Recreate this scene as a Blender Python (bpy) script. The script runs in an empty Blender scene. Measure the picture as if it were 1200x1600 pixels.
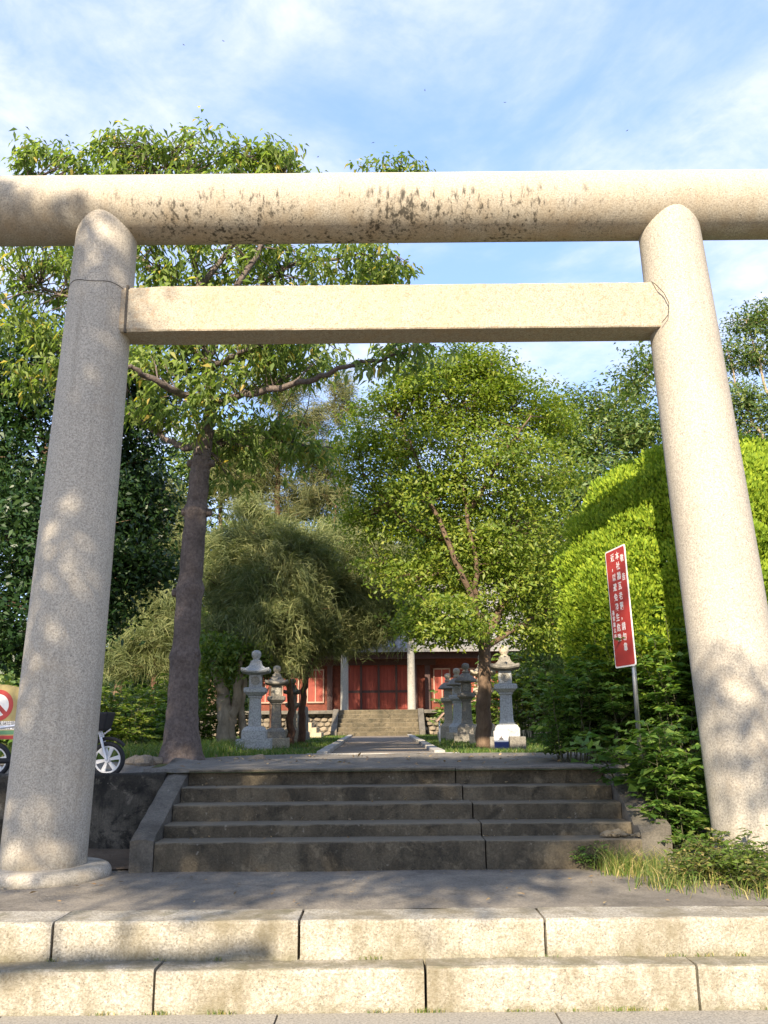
import bpy, bmesh, math, random
import numpy as np
from mathutils import Vector, Matrix
R_ = math.radians
sc = bpy.context.scene
COL = sc.collection
rng = np.random.default_rng(7)
random.seed(7)

# ------------------------------------------------------------------ camera
F = 1380.0; TILT = R_(13.53); ROLL = R_(-0.5); EYE = Vector((0, 0, 1.6))
cam = bpy.data.cameras.new('camera'); camo = bpy.data.objects.new('camera', cam); COL.objects.link(camo)
cam.sensor_fit = 'VERTICAL'; cam.sensor_height = 24; cam.lens = 24 * F / 1600
cam.clip_start = 0.05; cam.clip_end = 2000
CR = Matrix.Rotation(math.pi/2 + TILT, 3, 'X') @ Matrix.Rotation(ROLL, 3, 'Z')
camo.matrix_world = Matrix.Translation(EYE) @ CR.to_4x4()
sc.camera = camo

# ------------------------------------------------------------------ sun, sky, exposure
SUN_EL = R_(28.5); SUN_AZ = R_(14.0)          # low sun behind the viewer, a little to the left
SUN = Vector((-math.sin(SUN_AZ)*math.cos(SUN_EL), -math.cos(SUN_AZ)*math.cos(SUN_EL), math.sin(SUN_EL)))
sl = bpy.data.lights.new('sun', 'SUN'); sl.energy = 3.7; sl.angle = R_(0.53); sl.color = (1.0, 0.865, 0.68)
slo = bpy.data.objects.new('sun', sl); COL.objects.link(slo)
slo.rotation_euler = (-SUN).to_track_quat('-Z', 'Y').to_euler()
world = bpy.data.worlds.new('World'); sc.world = world; world.use_nodes = True
def build_sky():
    nt = world.node_tree; N = nt.nodes; Lk = nt.links; N.clear()
    out = N.new('ShaderNodeOutputWorld'); bg = N.new('ShaderNodeBackground'); bg.inputs[1].default_value = 0.15
    sky = N.new('ShaderNodeTexSky'); sky.sky_type = 'NISHITA'; sky.sun_disc = False
    sky.sun_elevation = SUN_EL; sky.sun_rotation = math.atan2(SUN.x, SUN.y)
    sky.air_density = 1.0; sky.dust_density = 0.6; sky.ozone_density = 1.6
    tc = N.new('ShaderNodeTexCoord'); sep = N.new('ShaderNodeSeparateXYZ'); Lk.new(tc.outputs['Generated'], sep.inputs[0])
    mx = N.new('ShaderNodeMath'); mx.operation = 'MAXIMUM'; mx.inputs[1].default_value = 0.04; Lk.new(sep.outputs[2], mx.inputs[0])
    ad = N.new('ShaderNodeMath'); ad.operation = 'ADD'; ad.inputs[1].default_value = 0.12; Lk.new(mx.outputs[0], ad.inputs[0])
    dx = N.new('ShaderNodeMath'); dx.operation = 'DIVIDE'; Lk.new(sep.outputs[0], dx.inputs[0]); Lk.new(ad.outputs[0], dx.inputs[1])
    dy = N.new('ShaderNodeMath'); dy.operation = 'DIVIDE'; Lk.new(sep.outputs[1], dy.inputs[0]); Lk.new(ad.outputs[0], dy.inputs[1])
    cb = N.new('ShaderNodeCombineXYZ'); Lk.new(dx.outputs[0], cb.inputs[0]); Lk.new(dy.outputs[0], cb.inputs[1])
    mp = N.new('ShaderNodeMapping'); mp.inputs['Rotation'].default_value = (0, 0, R_(50)); mp.inputs['Scale'].default_value = (1.1, 1.2, 1); mp.inputs['Location'].default_value = (7.7, 2.2, 0)
    Lk.new(cb.outputs[0], mp.inputs[0])
    n1 = N.new('ShaderNodeTexNoise'); n1.inputs['Scale'].default_value = 1.35; n1.inputs['Detail'].default_value = 9; n1.inputs['Roughness'].default_value = 0.58; n1.inputs['Distortion'].default_value = 0.35
    n2 = N.new('ShaderNodeTexNoise'); n2.inputs['Scale'].default_value = 6.5; n2.inputs['Detail'].default_value = 8; n2.inputs['Roughness'].default_value = 0.62; n2.inputs['Distortion'].default_value = 0.25
    Lk.new(mp.outputs[0], n1.inputs['Vector']); Lk.new(mp.outputs[0], n2.inputs['Vector'])
    m1 = N.new('ShaderNodeMapRange'); m1.inputs[1].default_value = 0.37; m1.inputs[2].default_value = 0.64; m1.interpolation_type = 'SMOOTHSTEP'; Lk.new(n1.outputs[0], m1.inputs[0])
    m2 = N.new('ShaderNodeMapRange'); m2.inputs[1].default_value = 0.30; m2.inputs[2].default_value = 0.72; m2.inputs[3].default_value = 0.2; Lk.new(n2.outputs[0], m2.inputs[0])
    mu = N.new('ShaderNodeMath'); mu.operation = 'MULTIPLY'; Lk.new(m1.outputs[0], mu.inputs[0]); Lk.new(m2.outputs[0], mu.inputs[1])
    mixn = N.new('ShaderNodeMix'); mixn.data_type = 'RGBA'; Lk.new(mu.outputs[0], mixn.inputs[0])
    lift = N.new('ShaderNodeMix'); lift.data_type = 'RGBA'; lift.blend_type = 'MIX'; lift.inputs[0].default_value = 0.72
    lift.inputs[7].default_value = (0.80, 1.26, 2.55, 1)       # thin high haze all over the sky
    Lk.new(sky.outputs[0], lift.inputs[6])
    Lk.new(lift.outputs[2], mixn.inputs[6]); mixn.inputs[7].default_value = (2.45, 2.5, 2.85, 1)
    Lk.new(mixn.outputs[2], bg.inputs[0]); Lk.new(bg.outputs[0], out.inputs[0])
build_sky()
vs = sc.view_settings; vs.view_transform = 'Standard'; vs.look = 'None'; vs.gamma = 1.0; vs.use_curve_mapping = False
vs.exposure = 1.72
sc.render.engine = 'CYCLES'
sc.cycles.max_bounces = 8; sc.cycles.transparent_max_bounces = 4

# ------------------------------------------------------------------ helpers
def ray(px, py):
    return CR @ Vector(((px-600)/F, -(py-800)/F, -1))
def P(px, py, Y):                       # photo pixel on the upright plane at distance Y
    d = ray(px, py); return EYE + d*(Y/d.y)
def G(px, py, z):                       # photo pixel on level ground z
    d = ray(px, py); return EYE + d*((z-1.6)/d.z)
def pm(Y): return Y*1.03/F              # metres per photo pixel at distance Y

class MB:
    def __init__(s): s.v = []; s.f = []
    def add(s, vs_, fs):
        o = len(s.v); s.v += [tuple(v) for v in vs_]; s.f += [tuple(i+o for i in f) for f in fs]
    def box(s, c, size, rot=None):
        a, b, h = size[0]/2, size[1]/2, size[2]/2
        vs_ = [Vector((x, y, z)) for x in (-a, a) for y in (-b, b) for z in (-h, h)]
        if rot is not None: vs_ = [rot @ v for v in vs_]
        s.add([v + Vector(c) for v in vs_], [(0,1,3,2),(4,6,7,5),(0,4,5,1),(2,3,7,6),(0,2,6,4),(1,5,7,3)])
    def tube(s, pts, rad, n=8, cap=True):
        pts = [Vector(p) for p in pts]; m = len(pts)
        if not hasattr(rad, '__len__'): rad = [rad]*m
        vs_ = []; fs = []; up = None
        for i, p in enumerate(pts):
            t = (pts[min(i+1, m-1)] - pts[max(i-1, 0)])
            if t.length < 1e-9: t = Vector((0, 0, 1))
            t.normalize()
            if up is None:
                up = t.orthogonal().normalized()
            else:
                up = (up - t*up.dot(t)); up = up.normalized() if up.length > 1e-6 else t.orthogonal().normalized()
            w = t.cross(up)
            for k in range(n):
                a = 2*math.pi*k/n; vs_.append(p + (up*math.cos(a) + w*math.sin(a))*rad[i])
        for i in range(m-1):
            for k in range(n):
                k2 = (k+1) % n; fs.append((i*n+k, i*n+k2, (i+1)*n+k2, (i+1)*n+k))
        if cap: fs.append(tuple(range(n-1, -1, -1))); fs.append(tuple((m-1)*n+k for k in range(n)))
        s.add(vs_, fs)
    def loft(s, rings, cap=True):
        n = len(rings[0]); vs_ = [v for r in rings for v in r]; fs = []
        for i in range(len(rings)-1):
            for k in range(n):
                k2 = (k+1) % n; fs.append((i*n+k, i*n+k2, (i+1)*n+k2, (i+1)*n+k))
        if cap: fs.append(tuple(range(n-1, -1, -1))); fs.append(tuple((len(rings)-1)*n+k for k in range(n)))
        s.add(vs_, fs)
    def build(s, name, mat, parent=None, smooth=False, bevel=0, loc=None, weld=False):
        me = bpy.data.meshes.new(name); me.from_pydata(s.v, [], s.f); me.update()
        bm = bmesh.new(); bm.from_mesh(me)
        if weld: bmesh.ops.remove_doubles(bm, verts=bm.verts, dist=1e-5)
        bmesh.ops.recalc_face_normals(bm, faces=bm.faces); bm.to_mesh(me); bm.free()
        if mat: me.materials.append(mat)
        if smooth:
            me.polygons.foreach_set('use_smooth', [True]*len(me.polygons))
        o = bpy.data.objects.new(name, me); COL.objects.link(o)
        if loc is not None: o.location = loc
        if parent: o.parent = parent
        if bevel:
            b = o.modifiers.new('bevel', 'BEVEL'); b.width = bevel; b.segments = 2; b.limit_method = 'ANGLE'; b.angle_limit = R_(35)
        return o

def tag(o, label=None, cat=None, group=None, kind=None):
    if label: o['label'] = label
    if cat: o['category'] = cat
    if group: o['group'] = group
    if kind: o['kind'] = kind
    return o
def empty(name, loc=(0, 0, 0), rz=0):
    o = bpy.data.objects.new(name, None); COL.objects.link(o); o.location = loc; o.rotation_euler = (0, 0, rz); o.empty_display_size = 0.1
    return o
def np_mesh(name, V, faces_per, mat, parent=None, kind='stuff', smooth=False):
    """V (n, k, 3): n separate little faces with k corners each; faces_per = list of index tuples into the k corners"""
    n, k, _ = V.shape
    me = bpy.data.meshes.new(name)
    idx = np.concatenate([ (np.arange(n)[:, None]*k + np.array(f)[None, :]).reshape(n, -1) for f in faces_per], 1).reshape(-1)
    lens = np.tile(np.array([len(f) for f in faces_per]), n)
    me.vertices.add(n*k); me.vertices.foreach_set('co', V.reshape(-1).astype(np.float32))
    me.loops.add(len(idx)); me.loops.foreach_set('vertex_index', idx.astype(np.int32))
    me.polygons.add(len(lens)); st = np.concatenate([[0], np.cumsum(lens)[:-1]])
    me.polygons.foreach_set('loop_start', st.astype(np.int32)); me.polygons.foreach_set('loop_total', lens.astype(np.int32))
    me.update(calc_edges=True); me.materials.append(mat)
    if smooth: me.polygons.foreach_set('use_smooth', [True]*len(me.polygons))
    o = bpy.data.objects.new(name, me); COL.objects.link(o)
    if parent: o.parent = parent
    if kind: o['kind'] = kind
    return o
def unit(a): return a/np.maximum(np.linalg.norm(a, axis=-1, keepdims=True), 1e-9)
def leaves(name, C, D, N, L, W, mat, parent, droop=0.15, cup=0.12, kind='stuff'):
    """diamond leaves: C base, D direction, N normal, L length, W width (arrays)"""
    C = np.asarray(C); D = unit(np.asarray(D)); S = unit(np.cross(D, N)); N = np.cross(S, D)
    L = np.asarray(L)[:, None]; W = np.asarray(W)[:, None]
    z = np.array([0, 0, 1.0])
    V = np.stack([C, C + D*L*0.42 + S*W*0.5 + N*W*cup, C + D*L - z*L*droop, C + D*L*0.42 - S*W*0.5 + N*W*cup], 1)
    return np_mesh(name, V, [(0, 1, 2, 3)], mat, parent, kind)
def rdir(n): return unit(rng.normal(size=(n, 3)))

# ------------------------------------------------------------------ materials
class Mat:
    def __init__(s, name, rough=0.8, spec=0.3, metal=0):
        s.m = bpy.data.materials.new(name); s.m.use_nodes = True; s.nt = s.m.node_tree; s.N = s.nt.nodes; s.L = s.nt.links
        s.b = s.N['Principled BSDF']; s.b.inputs['Roughness'].default_value = rough; s.b.inputs['Specular IOR Level'].default_value = spec; s.b.inputs['Metallic'].default_value = metal
    def node(s, t, **kw):
        n = s.N.new(t)
        for k, v in kw.items(): setattr(n, k, v)
        return n
    def coord(s, kind='Object', scale=(1, 1, 1), rot=(0, 0, 0)):
        if kind == 'Position': src = s.node('ShaderNodeNewGeometry').outputs['Position']
        else: src = s.node('ShaderNodeTexCoord').outputs[kind]
        mp = s.node('ShaderNodeMapping'); mp.inputs['Scale'].default_value = scale; mp.inputs['Rotation'].default_value = rot
        s.L.new(src, mp.inputs[0]); return mp.outputs[0]
    def noise(s, vec, scale, detail=6, rough=0.55, dist=0):
        n = s.node('ShaderNodeTexNoise'); n.inputs['Scale'].default_value = scale; n.inputs['Detail'].default_value = detail; n.inputs['Roughness'].default_value = rough; n.inputs['Distortion'].default_value = dist
        s.L.new(vec, n.inputs['Vector']); return n.outputs[0]
    def vor(s, vec, scale, feature='F1', out='Distance'):
        n = s.node('ShaderNodeTexVoronoi', feature=feature); n.inputs['Scale'].default_value = scale; s.L.new(vec, n.inputs['Vector']); return n.outputs[out]
    def ramp(s, fac, stops, interp='LINEAR'):
        r = s.node('ShaderNodeValToRGB'); r.color_ramp.interpolation = interp; e = r.color_ramp.elements
        while len(e) < len(stops): e.new(0.5)
        for i, (p, c) in enumerate(stops):
            e[i].position = p; e[i].color = (*c, 1) if len(c) == 3 else c
        s.L.new(fac, r.inputs[0]); return r.outputs[0]
    def rng(s, v, a, b, c=0, d=1, smooth=False):
        m = s.node('ShaderNodeMapRange'); m.inputs[1].default_value = a; m.inputs[2].default_value = b; m.inputs[3].default_value = c; m.inputs[4].default_value = d
        if smooth: m.interpolation_type = 'SMOOTHSTEP'
        s.L.new(v, m.inputs[0]); return m.outputs[0]
    def mix(s, fac, a, b, blend='MIX'):
        m = s.node('ShaderNodeMix', data_type='RGBA', blend_type=blend)
        for i, x in ((0, fac), (6, a), (7, b)):
            if isinstance(x, (int, float)): m.inputs[i].default_value = x
            elif isinstance(x, tuple): m.inputs[i].default_value = (*x, 1)
            else: s.L.new(x, m.inputs[i])
        return m.outputs[2]
    def math(s, op, a, b=0.0):
        m = s.node('ShaderNodeMath', operation=op)
        for i, x in ((0, a), (1, b)):
            if isinstance(x, (int, float)): m.inputs[i].default_value = x
            else: s.L.new(x, m.inputs[i])
        return m.outputs[0]
    def color(s, c):
        if isinstance(c, tuple): s.b.inputs['Base Color'].default_value = (*c, 1)
        else: s.L.new(c, s.b.inputs['Base Color'])
    def bump(s, h, strength=0.3, dist=0.02):
        b = s.node('ShaderNodeBump'); b.inputs['Strength'].default_value = strength; b.inputs['Distance'].default_value = dist
        s.L.new(h, b.inputs['Height']); s.L.new(b.outputs[0], s.b.inputs['Normal'])

def plain(name, c, rough=0.6, metal=0, spec=0.4, var=0.12, scale=9):
    m = Mat(name, rough, spec, metal); v = m.coord('Object')
    n = m.noise(v, scale, 5); dark = tuple(x*(1-var*2) for x in c); lite = tuple(min(1, x*(1+var)) for x in c)
    m.color(m.ramp(n, [(0.3, dark), (0.7, lite)])); m.bump(m.noise(v, scale*6, 4), 0.12, 0.01)
    return m.m

def granite(name, base, warm, speck=0.35, scale=1.0, stain=None, grit=0.25, dirt=None):
    m = Mat(name, 0.78, 0.3); v = m.coord('Position')
    big = m.noise(v, 0.9, 5, 0.6); col = m.ramp(big, [(0.32, base), (0.68, warm)])
    fine = m.noise(v, 85*scale, 3, 0.7); col = m.mix(m.rng(fine, 0.38, 0.62), m.mix(1.0, col, (0.70, 0.69, 0.68), 'MULTIPLY'), m.mix(1.0, col, (1.18, 1.17, 1.15), 'MULTIPLY'))
    sp = m.vor(v, 60*scale); n3 = m.noise(v, 33*scale, 2)
    mask = m.math('MULTIPLY', m.rng(sp, 0.22, 0.30, 1, 0), m.rng(n3, 0.50, 0.58))
    col = m.mix(m.math('MULTIPLY', mask, speck*2), col, (0.06, 0.06, 0.065))
    if stain: col = stain(m, v, col)
    if dirt: col = dirt(m, v, col)
    m.color(col); m.bump(m.math('ADD', fine, m.math('MULTIPLY', m.noise(v, 12, 4), 0.6)), grit, 0.012)
    return m.m

def beam_stain(m, v, col):
    sep = m.node('ShaderNodeSeparateXYZ'); m.L.new(v, sep.inputs[0]); x, z = sep.outputs[0], sep.outputs[2]
    # black-brown mould in drip streaks down the lower half of the beam, in ragged groups
    vs_ = m.node('ShaderNodeMapping'); vs_.inputs['Scale'].default_value = (1, 1, 0.16); m.L.new(v, vs_.inputs[0])
    st = m.noise(vs_.outputs[0], 24, 6, 0.66, 0.1); reg = m.noise(v, 1.7, 4, 0.6); brk = m.noise(v, 30, 4, 0.7)
    vx = m.node('ShaderNodeMapping'); vx.inputs['Scale'].default_value = (1, 0.01, 0.01); m.L.new(v, vx.inputs[0])
    start = m.math('ADD', z, m.math('MULTIPLY', m.noise(vx.outputs[0], 6, 5, 0.7), -0.22))
    band = m.math('MULTIPLY', m.rng(start, 6.32, 6.20, 0, 1, True), m.rng(m.math('ABSOLUTE', m.math('ADD', x, 0.30)), 3.0, 1.5, 0.25, 1, True))
    thr = m.math('ADD', m.math('MULTIPLY', reg, 0.42), m.math('MULTIPLY', brk, 0.12))
    k = m.math('MULTIPLY', m.rng(m.math('ADD', st, thr), 0.79, 0.96, 0, 0.9, True), band)
    # rusty-ochre weathering over the whole beam
    wz = m.rng(z, 6.62, 6.08, 0, 1, True); och = m.rng(m.noise(vs_.outputs[0], 5, 5, 0.6), 0.35, 0.7)
    col = m.mix(m.math('MULTIPLY', m.math('MULTIPLY', och, wz), 0.6), col, (0.29, 0.215, 0.125))
    spk = m.rng(m.noise(v, 26, 5, 0.75), 0.60, 0.70)
    col = m.mix(m.math('MULTIPLY', spk, 0.38), col, (0.20, 0.13, 0.075))
    return m.mix(k, col, (0.03, 0.026, 0.018))
def pillar_wear(m, v, col):
    # faint drip runs, grey-green grime splashed up from the ground, scattered ochre blotches
    vs_ = m.node('ShaderNodeMapping'); vs_.inputs['Scale'].default_value = (1, 1, 0.06); m.L.new(v, vs_.inputs[0])
    col = m.mix(m.rng(m.noise(vs_.outputs[0], 9, 6, 0.65), 0.50, 0.74, 0, 0.42), col, (0.22, 0.19, 0.145))
    sep = m.node('ShaderNodeSeparateXYZ'); m.L.new(v, sep.inputs[0])
    g = m.math('MULTIPLY', m.rng(sep.outputs[2], 0.95, 0.46, 0, 1, True), m.rng(m.noise(v, 5, 6, 0.7), 0.36, 0.62))
    col = m.mix(m.math('MULTIPLY', g, 0.55), col, (0.13, 0.12, 0.085))
    return m.mix(m.rng(m.noise(v, 2.3, 6, 0.7), 0.54, 0.74, 0, 0.4), col, (0.40, 0.31, 0.20))
def nuki_stain(m, v, col):
    spk = m.rng(m.noise(v, 20, 6, 0.78), 0.50, 0.64)
    col = m.mix(m.math('MULTIPLY', spk, 0.55), col, (0.26, 0.165, 0.085))
    vs_ = m.node('ShaderNodeMapping'); vs_.inputs['Scale'].default_value = (1, 1, 0.2); m.L.new(v, vs_.inputs[0])
    return m.mix(m.rng(m.noise(vs_.outputs[0], 3.2, 4), 0.52, 0.75, 0, 0.38), col, (0.40, 0.26, 0.13))
def step_dirt(m, v, col):
    sep = m.node('ShaderNodeSeparateXYZ'); m.L.new(v, sep.inputs[0])
    vs_ = m.node('ShaderNodeMapping'); vs_.inputs['Scale'].default_value = (1, 1, 0.5); m.L.new(v, vs_.inputs[0])
    n = m.noise(vs_.outputs[0], 3.0, 7, 0.66); 
    col = m.mix(m.rng(n, 0.42, 0.62, 0, 0.85), col, (0.17, 0.145, 0.09))
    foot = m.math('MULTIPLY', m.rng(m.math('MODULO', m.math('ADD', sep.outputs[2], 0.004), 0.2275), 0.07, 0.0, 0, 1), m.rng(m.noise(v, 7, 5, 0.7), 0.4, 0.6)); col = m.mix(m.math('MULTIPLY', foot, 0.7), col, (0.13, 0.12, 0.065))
    pit = m.rng(m.noise(v, 42, 5, 0.8), 0.50, 0.66, 0, 0.65)
    return m.mix(pit, col, (0.15, 0.12, 0.07))

M = {}
M['pillar'] = granite('pillar granite', (0.42, 0.38, 0.31), (0.50, 0.45, 0.365), 0.24, 0.85, pillar_wear)  # tone raised and warmed to brighten the shaded pillar by colour
M['pillar_sunlit'] = granite('pillar granite, ochre', (0.345, 0.315, 0.262), (0.415, 0.378, 0.312), 0.25, 0.85, pillar_wear)  # darker copy of the same stone for the pillar in sun
M['kasagi'] = granite('beam granite', (0.335, 0.305, 0.25), (0.395, 0.36, 0.29), 0.3, 0.85, beam_stain)
M['nuki'] = granite('tie beam granite', (0.33, 0.293, 0.225), (0.375, 0.33, 0.25), 0.3, 0.85, nuki_stain)
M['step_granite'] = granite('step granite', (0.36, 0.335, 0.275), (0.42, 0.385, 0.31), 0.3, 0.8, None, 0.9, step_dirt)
M['slab_granite'] = granite('paving granite', (0.253, 0.239, 0.206), (0.306, 0.28, 0.227), 0.3, 0.8)
M['lan_grey'] = granite('lantern grey granite', (0.33, 0.345, 0.345), (0.40, 0.405, 0.39), 0.2, 0.5)
M['lan_warm'] = granite('lantern weathered granite', (0.32, 0.275, 0.205), (0.44, 0.38, 0.28), 0.2, 0.5)
M['lan_dark'] = granite('lantern blackened stone', (0.15, 0.14, 0.12), (0.24, 0.22, 0.18), 0.2, 0.5)
M['column'] = granite('column stone', (0.24, 0.23, 0.20), (0.31, 0.29, 0.245), 0.2, 0.5)
def concrete(name, c0, c1, stain, rough=0.9, bscale=14, strength=0.5, tread=None, mottle=0.0):
    m = Mat(name, rough, 0.25); v = m.coord('Position')
    n1 = m.noise(v, 1.7, 8, 0.65, 0.3); col = m.ramp(n1, [(0.28, stain), (0.46, c0), (0.72, c1)])
    vs_ = m.node('ShaderNodeMapping'); vs_.inputs['Scale'].default_value = (1, 1, 0.22); m.L.new(v, vs_.inputs[0])
    n2 = m.noise(vs_.outputs[0], 7, 6, 0.7); col = m.mix(m.rng(n2, 0.5, 0.72, 0, 0.75), col, stain)
    n3 = m.noise(v, 60, 4, 0.7); col = m.mix(1.0, col, m.ramp(n3, [(0.3, (0.7, 0.7, 0.7)), (0.7, (1.25, 1.24, 1.22))]), 'MULTIPLY')
    sp = m.rng(m.noise(v, 23, 3, 0.6), 0.66, 0.72, 0, 0.55); col = m.mix(sp, col, (0.28, 0.25, 0.2))
    if mottle:      # lichen and lime blotches, black mould islands
        col = m.mix(m.rng(m.noise(v, 6.5, 8, 0.72, 0.4), 0.56, 0.70, 0, mottle), col, tuple(x*1.7 for x in c1))
        col = m.mix(m.rng(m.noise(v, 4.1, 8, 0.7, 0.6), 0.54, 0.62, 0, mottle), col, tuple(x*0.5 for x in stain))
    if tread:       # dust and grit lie on the upward faces
        gn = m.node('ShaderNodeNewGeometry'); sn = m.node('ShaderNodeSeparateXYZ'); m.L.new(gn.outputs['True Normal'], sn.inputs[0])
        col = m.mix(m.rng(sn.outputs[2], 0.35, 0.85, 0, 0.65), col, tread)
    m.color(col); m.bump(m.math('ADD', n3, m.noise(v, bscale, 6, 0.6)), strength, 0.02)
    return m.m
M['stair'] = concrete('mouldy concrete', (0.092, 0.075, 0.05), (0.165, 0.135, 0.088), (0.036, 0.032, 0.023), tread=(0.19, 0.162, 0.115), mottle=0.5)
M['cheek'] = concrete('grey concrete', (0.125, 0.112, 0.09), (0.17, 0.152, 0.122), (0.065, 0.058, 0.046), mottle=0.3)
M['shade_step'] = concrete('mossy step stone', (0.10, 0.082, 0.052), (0.16, 0.13, 0.083), (0.05, 0.046, 0.03), tread=(0.22, 0.18, 0.12), mottle=0.6)  # colour darkened to stand in for tree shade on the shrine stairs
M['wall_dark'] = concrete('black mould wall', (0.042, 0.038, 0.03), (0.19, 0.165, 0.125), (0.012, 0.012, 0.011), mottle=0.7)
M['asphalt'] = concrete('worn asphalt', (0.19, 0.168, 0.135), (0.28, 0.245, 0.19), (0.115, 0.102, 0.082), 0.95, 40, 0.6)
M['tar'] = concrete('old paving', (0.19, 0.172, 0.145), (0.26, 0.235, 0.195), (0.11, 0.10, 0.085), 0.95, 30, 0.7)
M['path'] = concrete('gritty path', (0.20, 0.165, 0.13), (0.25, 0.21, 0.165), (0.15, 0.125, 0.10), 0.95, 30, 0.5)
M['kerb'] = concrete('kerb stone', (0.36, 0.34, 0.30), (0.44, 0.41, 0.36), (0.24, 0.22, 0.19))
M['rubble'] = concrete('rubble stone', (0.22, 0.18, 0.13), (0.34, 0.28, 0.2), (0.11, 0.09, 0.07))
M['mortar'] = concrete('dark joint', (0.09, 0.08, 0.065), (0.12, 0.105, 0.085), (0.05, 0.045, 0.04))
M['sandstone'] = concrete('beige stone', (0.40, 0.33, 0.22), (0.5, 0.42, 0.29), (0.24, 0.2, 0.14))
M['soil'] = concrete('bare soil', (0.14, 0.10, 0.065), (0.20, 0.15, 0.10), (0.08, 0.065, 0.045), 0.95, 25, 0.7)

def ground_mat():
    m = Mat('grassy soil', 0.95, 0.2); v = m.coord('Position')
    n = m.noise(v, 0.7, 6, 0.6); g = m.ramp(m.noise(v, 9, 6, 0.7), [(0.3, (0.03, 0.055, 0.012)), (0.7, (0.085, 0.12, 0.03))])
    s = m.ramp(m.noise(v, 14, 5), [(0.3, (0.09, 0.068, 0.04)), (0.7, (0.17, 0.13, 0.08))])
    m.color(m.mix(m.rng(n, 0.50, 0.64), g, s)); m.bump(m.noise(v, 30, 6, 0.7), 0.8, 0.04)
    return m.m
M['lawn'] = ground_mat()

def leafmat(name, stops, trans=0.35, rough=0.5, spec=0.35, tcol=None):
    m = Mat(name, rough, spec); g = m.node('ShaderNodeNewGeometry')
    c = m.ramp(g.outputs['Random Per Island'], stops); v = m.coord('Position')
    c = m.mix(1.0, c, m.ramp(m.noise(v, 1.6, 3), [(0.3, (0.75, 0.8, 0.7)), (0.7, (1.2, 1.15, 1.1))]), 'MULTIPLY')
    m.color(c)
    t = m.node('ShaderNodeBsdfTranslucent'); m.L.new(m.mix(1.0, c, tcol or (1.5, 1.6, 0.7), 'MULTIPLY'), t.inputs[0])
    ms = m.node('ShaderNodeMixShader'); ms.inputs[0].default_value = trans
    m.L.new(m.b.outputs[0], ms.inputs[1]); m.L.new(t.outputs[0], ms.inputs[2]); m.L.new(ms.outputs[0], m.N['Material Output'].inputs[0])
    return m.m
M['leaf_big'] = leafmat('broad drooping leaves', [(0, (0.107, 0.164, 0.047)), (0.5, (0.183, 0.249, 0.072)), (0.93, (0.273, 0.329, 0.111)), (0.97, (0.5, 0.384, 0.111))], 0.5)
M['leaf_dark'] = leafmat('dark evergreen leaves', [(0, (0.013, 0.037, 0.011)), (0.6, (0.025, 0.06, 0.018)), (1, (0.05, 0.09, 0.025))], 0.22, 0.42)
M['leaf_mid'] = leafmat('bright canopy leaves', [(0, (0.101, 0.161, 0.022)), (0.5, (0.175, 0.242, 0.033)), (1, (0.282, 0.31, 0.05))], 0.40)
M['leaf_olive'] = leafmat('olive canopy leaves', [(0, (0.06, 0.115, 0.033)), (0.6, (0.12, 0.179, 0.053)), (1, (0.239, 0.265, 0.081))], 0.3)
M['needle'] = leafmat('drooping needles', [(0, (0.1, 0.125, 0.055)), (0.6, (0.18, 0.205, 0.09)), (1, (0.29, 0.29, 0.135))], 0.30, 0.6, 0.2)
M['needle_brown'] = leafmat('olive brown needles', [(0, (0.084, 0.102, 0.042)), (0.6, (0.156, 0.162, 0.072)), (1, (0.24, 0.222, 0.108))], 0.30, 0.6, 0.2)
M['juniper'] = leafmat('clipped juniper sprays', [(0, (0.144, 0.234, 0.026)), (0.5, (0.237, 0.333, 0.031)), (1, (0.355, 0.425, 0.043))], 0.30, 0.6, 0.2)
M['shrub'] = leafmat('shrub leaves', [(0, (0.055, 0.125, 0.025)), (0.6, (0.114, 0.205, 0.043)), (1, (0.229, 0.319, 0.063))], 0.35)
M['shrub_light'] = leafmat('pale green leaves', [(0, (0.081, 0.143, 0.024)), (0.6, (0.146, 0.21, 0.037)), (1, (0.26, 0.284, 0.067))], 0.4)
M['grass'] = leafmat('grass blades', [(0, (0.046, 0.098, 0.016)), (0.6, (0.085, 0.15, 0.026)), (0.9, (0.156, 0.195, 0.046)), (1, (0.338, 0.26, 0.117))], 0.3)
M['weed'] = leafmat('weeds', [(0, (0.07, 0.133, 0.022)), (0.5, (0.14, 0.196, 0.042)), (0.75, (0.308, 0.28, 0.098)), (1, (0.5, 0.378, 0.182))], 0.35)
M['dry'] = leafmat('fallen leaves', [(0, (0.16, 0.10, 0.05)), (0.6, (0.30, 0.19, 0.09)), (1, (0.45, 0.33, 0.18))], 0.1)
M['stem'] = plain('green-brown stems', (0.075, 0.075, 0.035), 0.8)
def bark(name, a, b, s=6, zs=0.3):
    m = Mat(name, 0.9, 0.2); v = m.coord('Position', (1, 1, zs)); w = m.coord('Position')
    n = m.noise(v, s*2, 7, 0.65, 0.4); c = m.ramp(n, [(0.3, a), (0.7, b)])
    c = m.mix(m.rng(m.noise(w, 5, 5), 0.5, 0.7, 0, 0.5), c, tuple(x*0.55 for x in a))
    m.color(c); m.bump(m.math('ADD', n, m.math('MULTIPLY', m.noise(w, 30, 5), 0.5)), 0.8, 0.03); return m.m
M['bark_grey'] = bark('ringed purple-grey bark', (0.085, 0.066, 0.056), (0.19, 0.152, 0.13), 14, 0.9)
M['bark_brown'] = bark('rough brown bark', (0.09, 0.06, 0.04), (0.19, 0.13, 0.085))
M['bark_red'] = bark('red-brown bark', (0.075, 0.04, 0.026), (0.16, 0.09, 0.055))
M['bark_pale'] = bark('pale bark', (0.22, 0.17, 0.11), (0.40, 0.32, 0.22))

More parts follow.
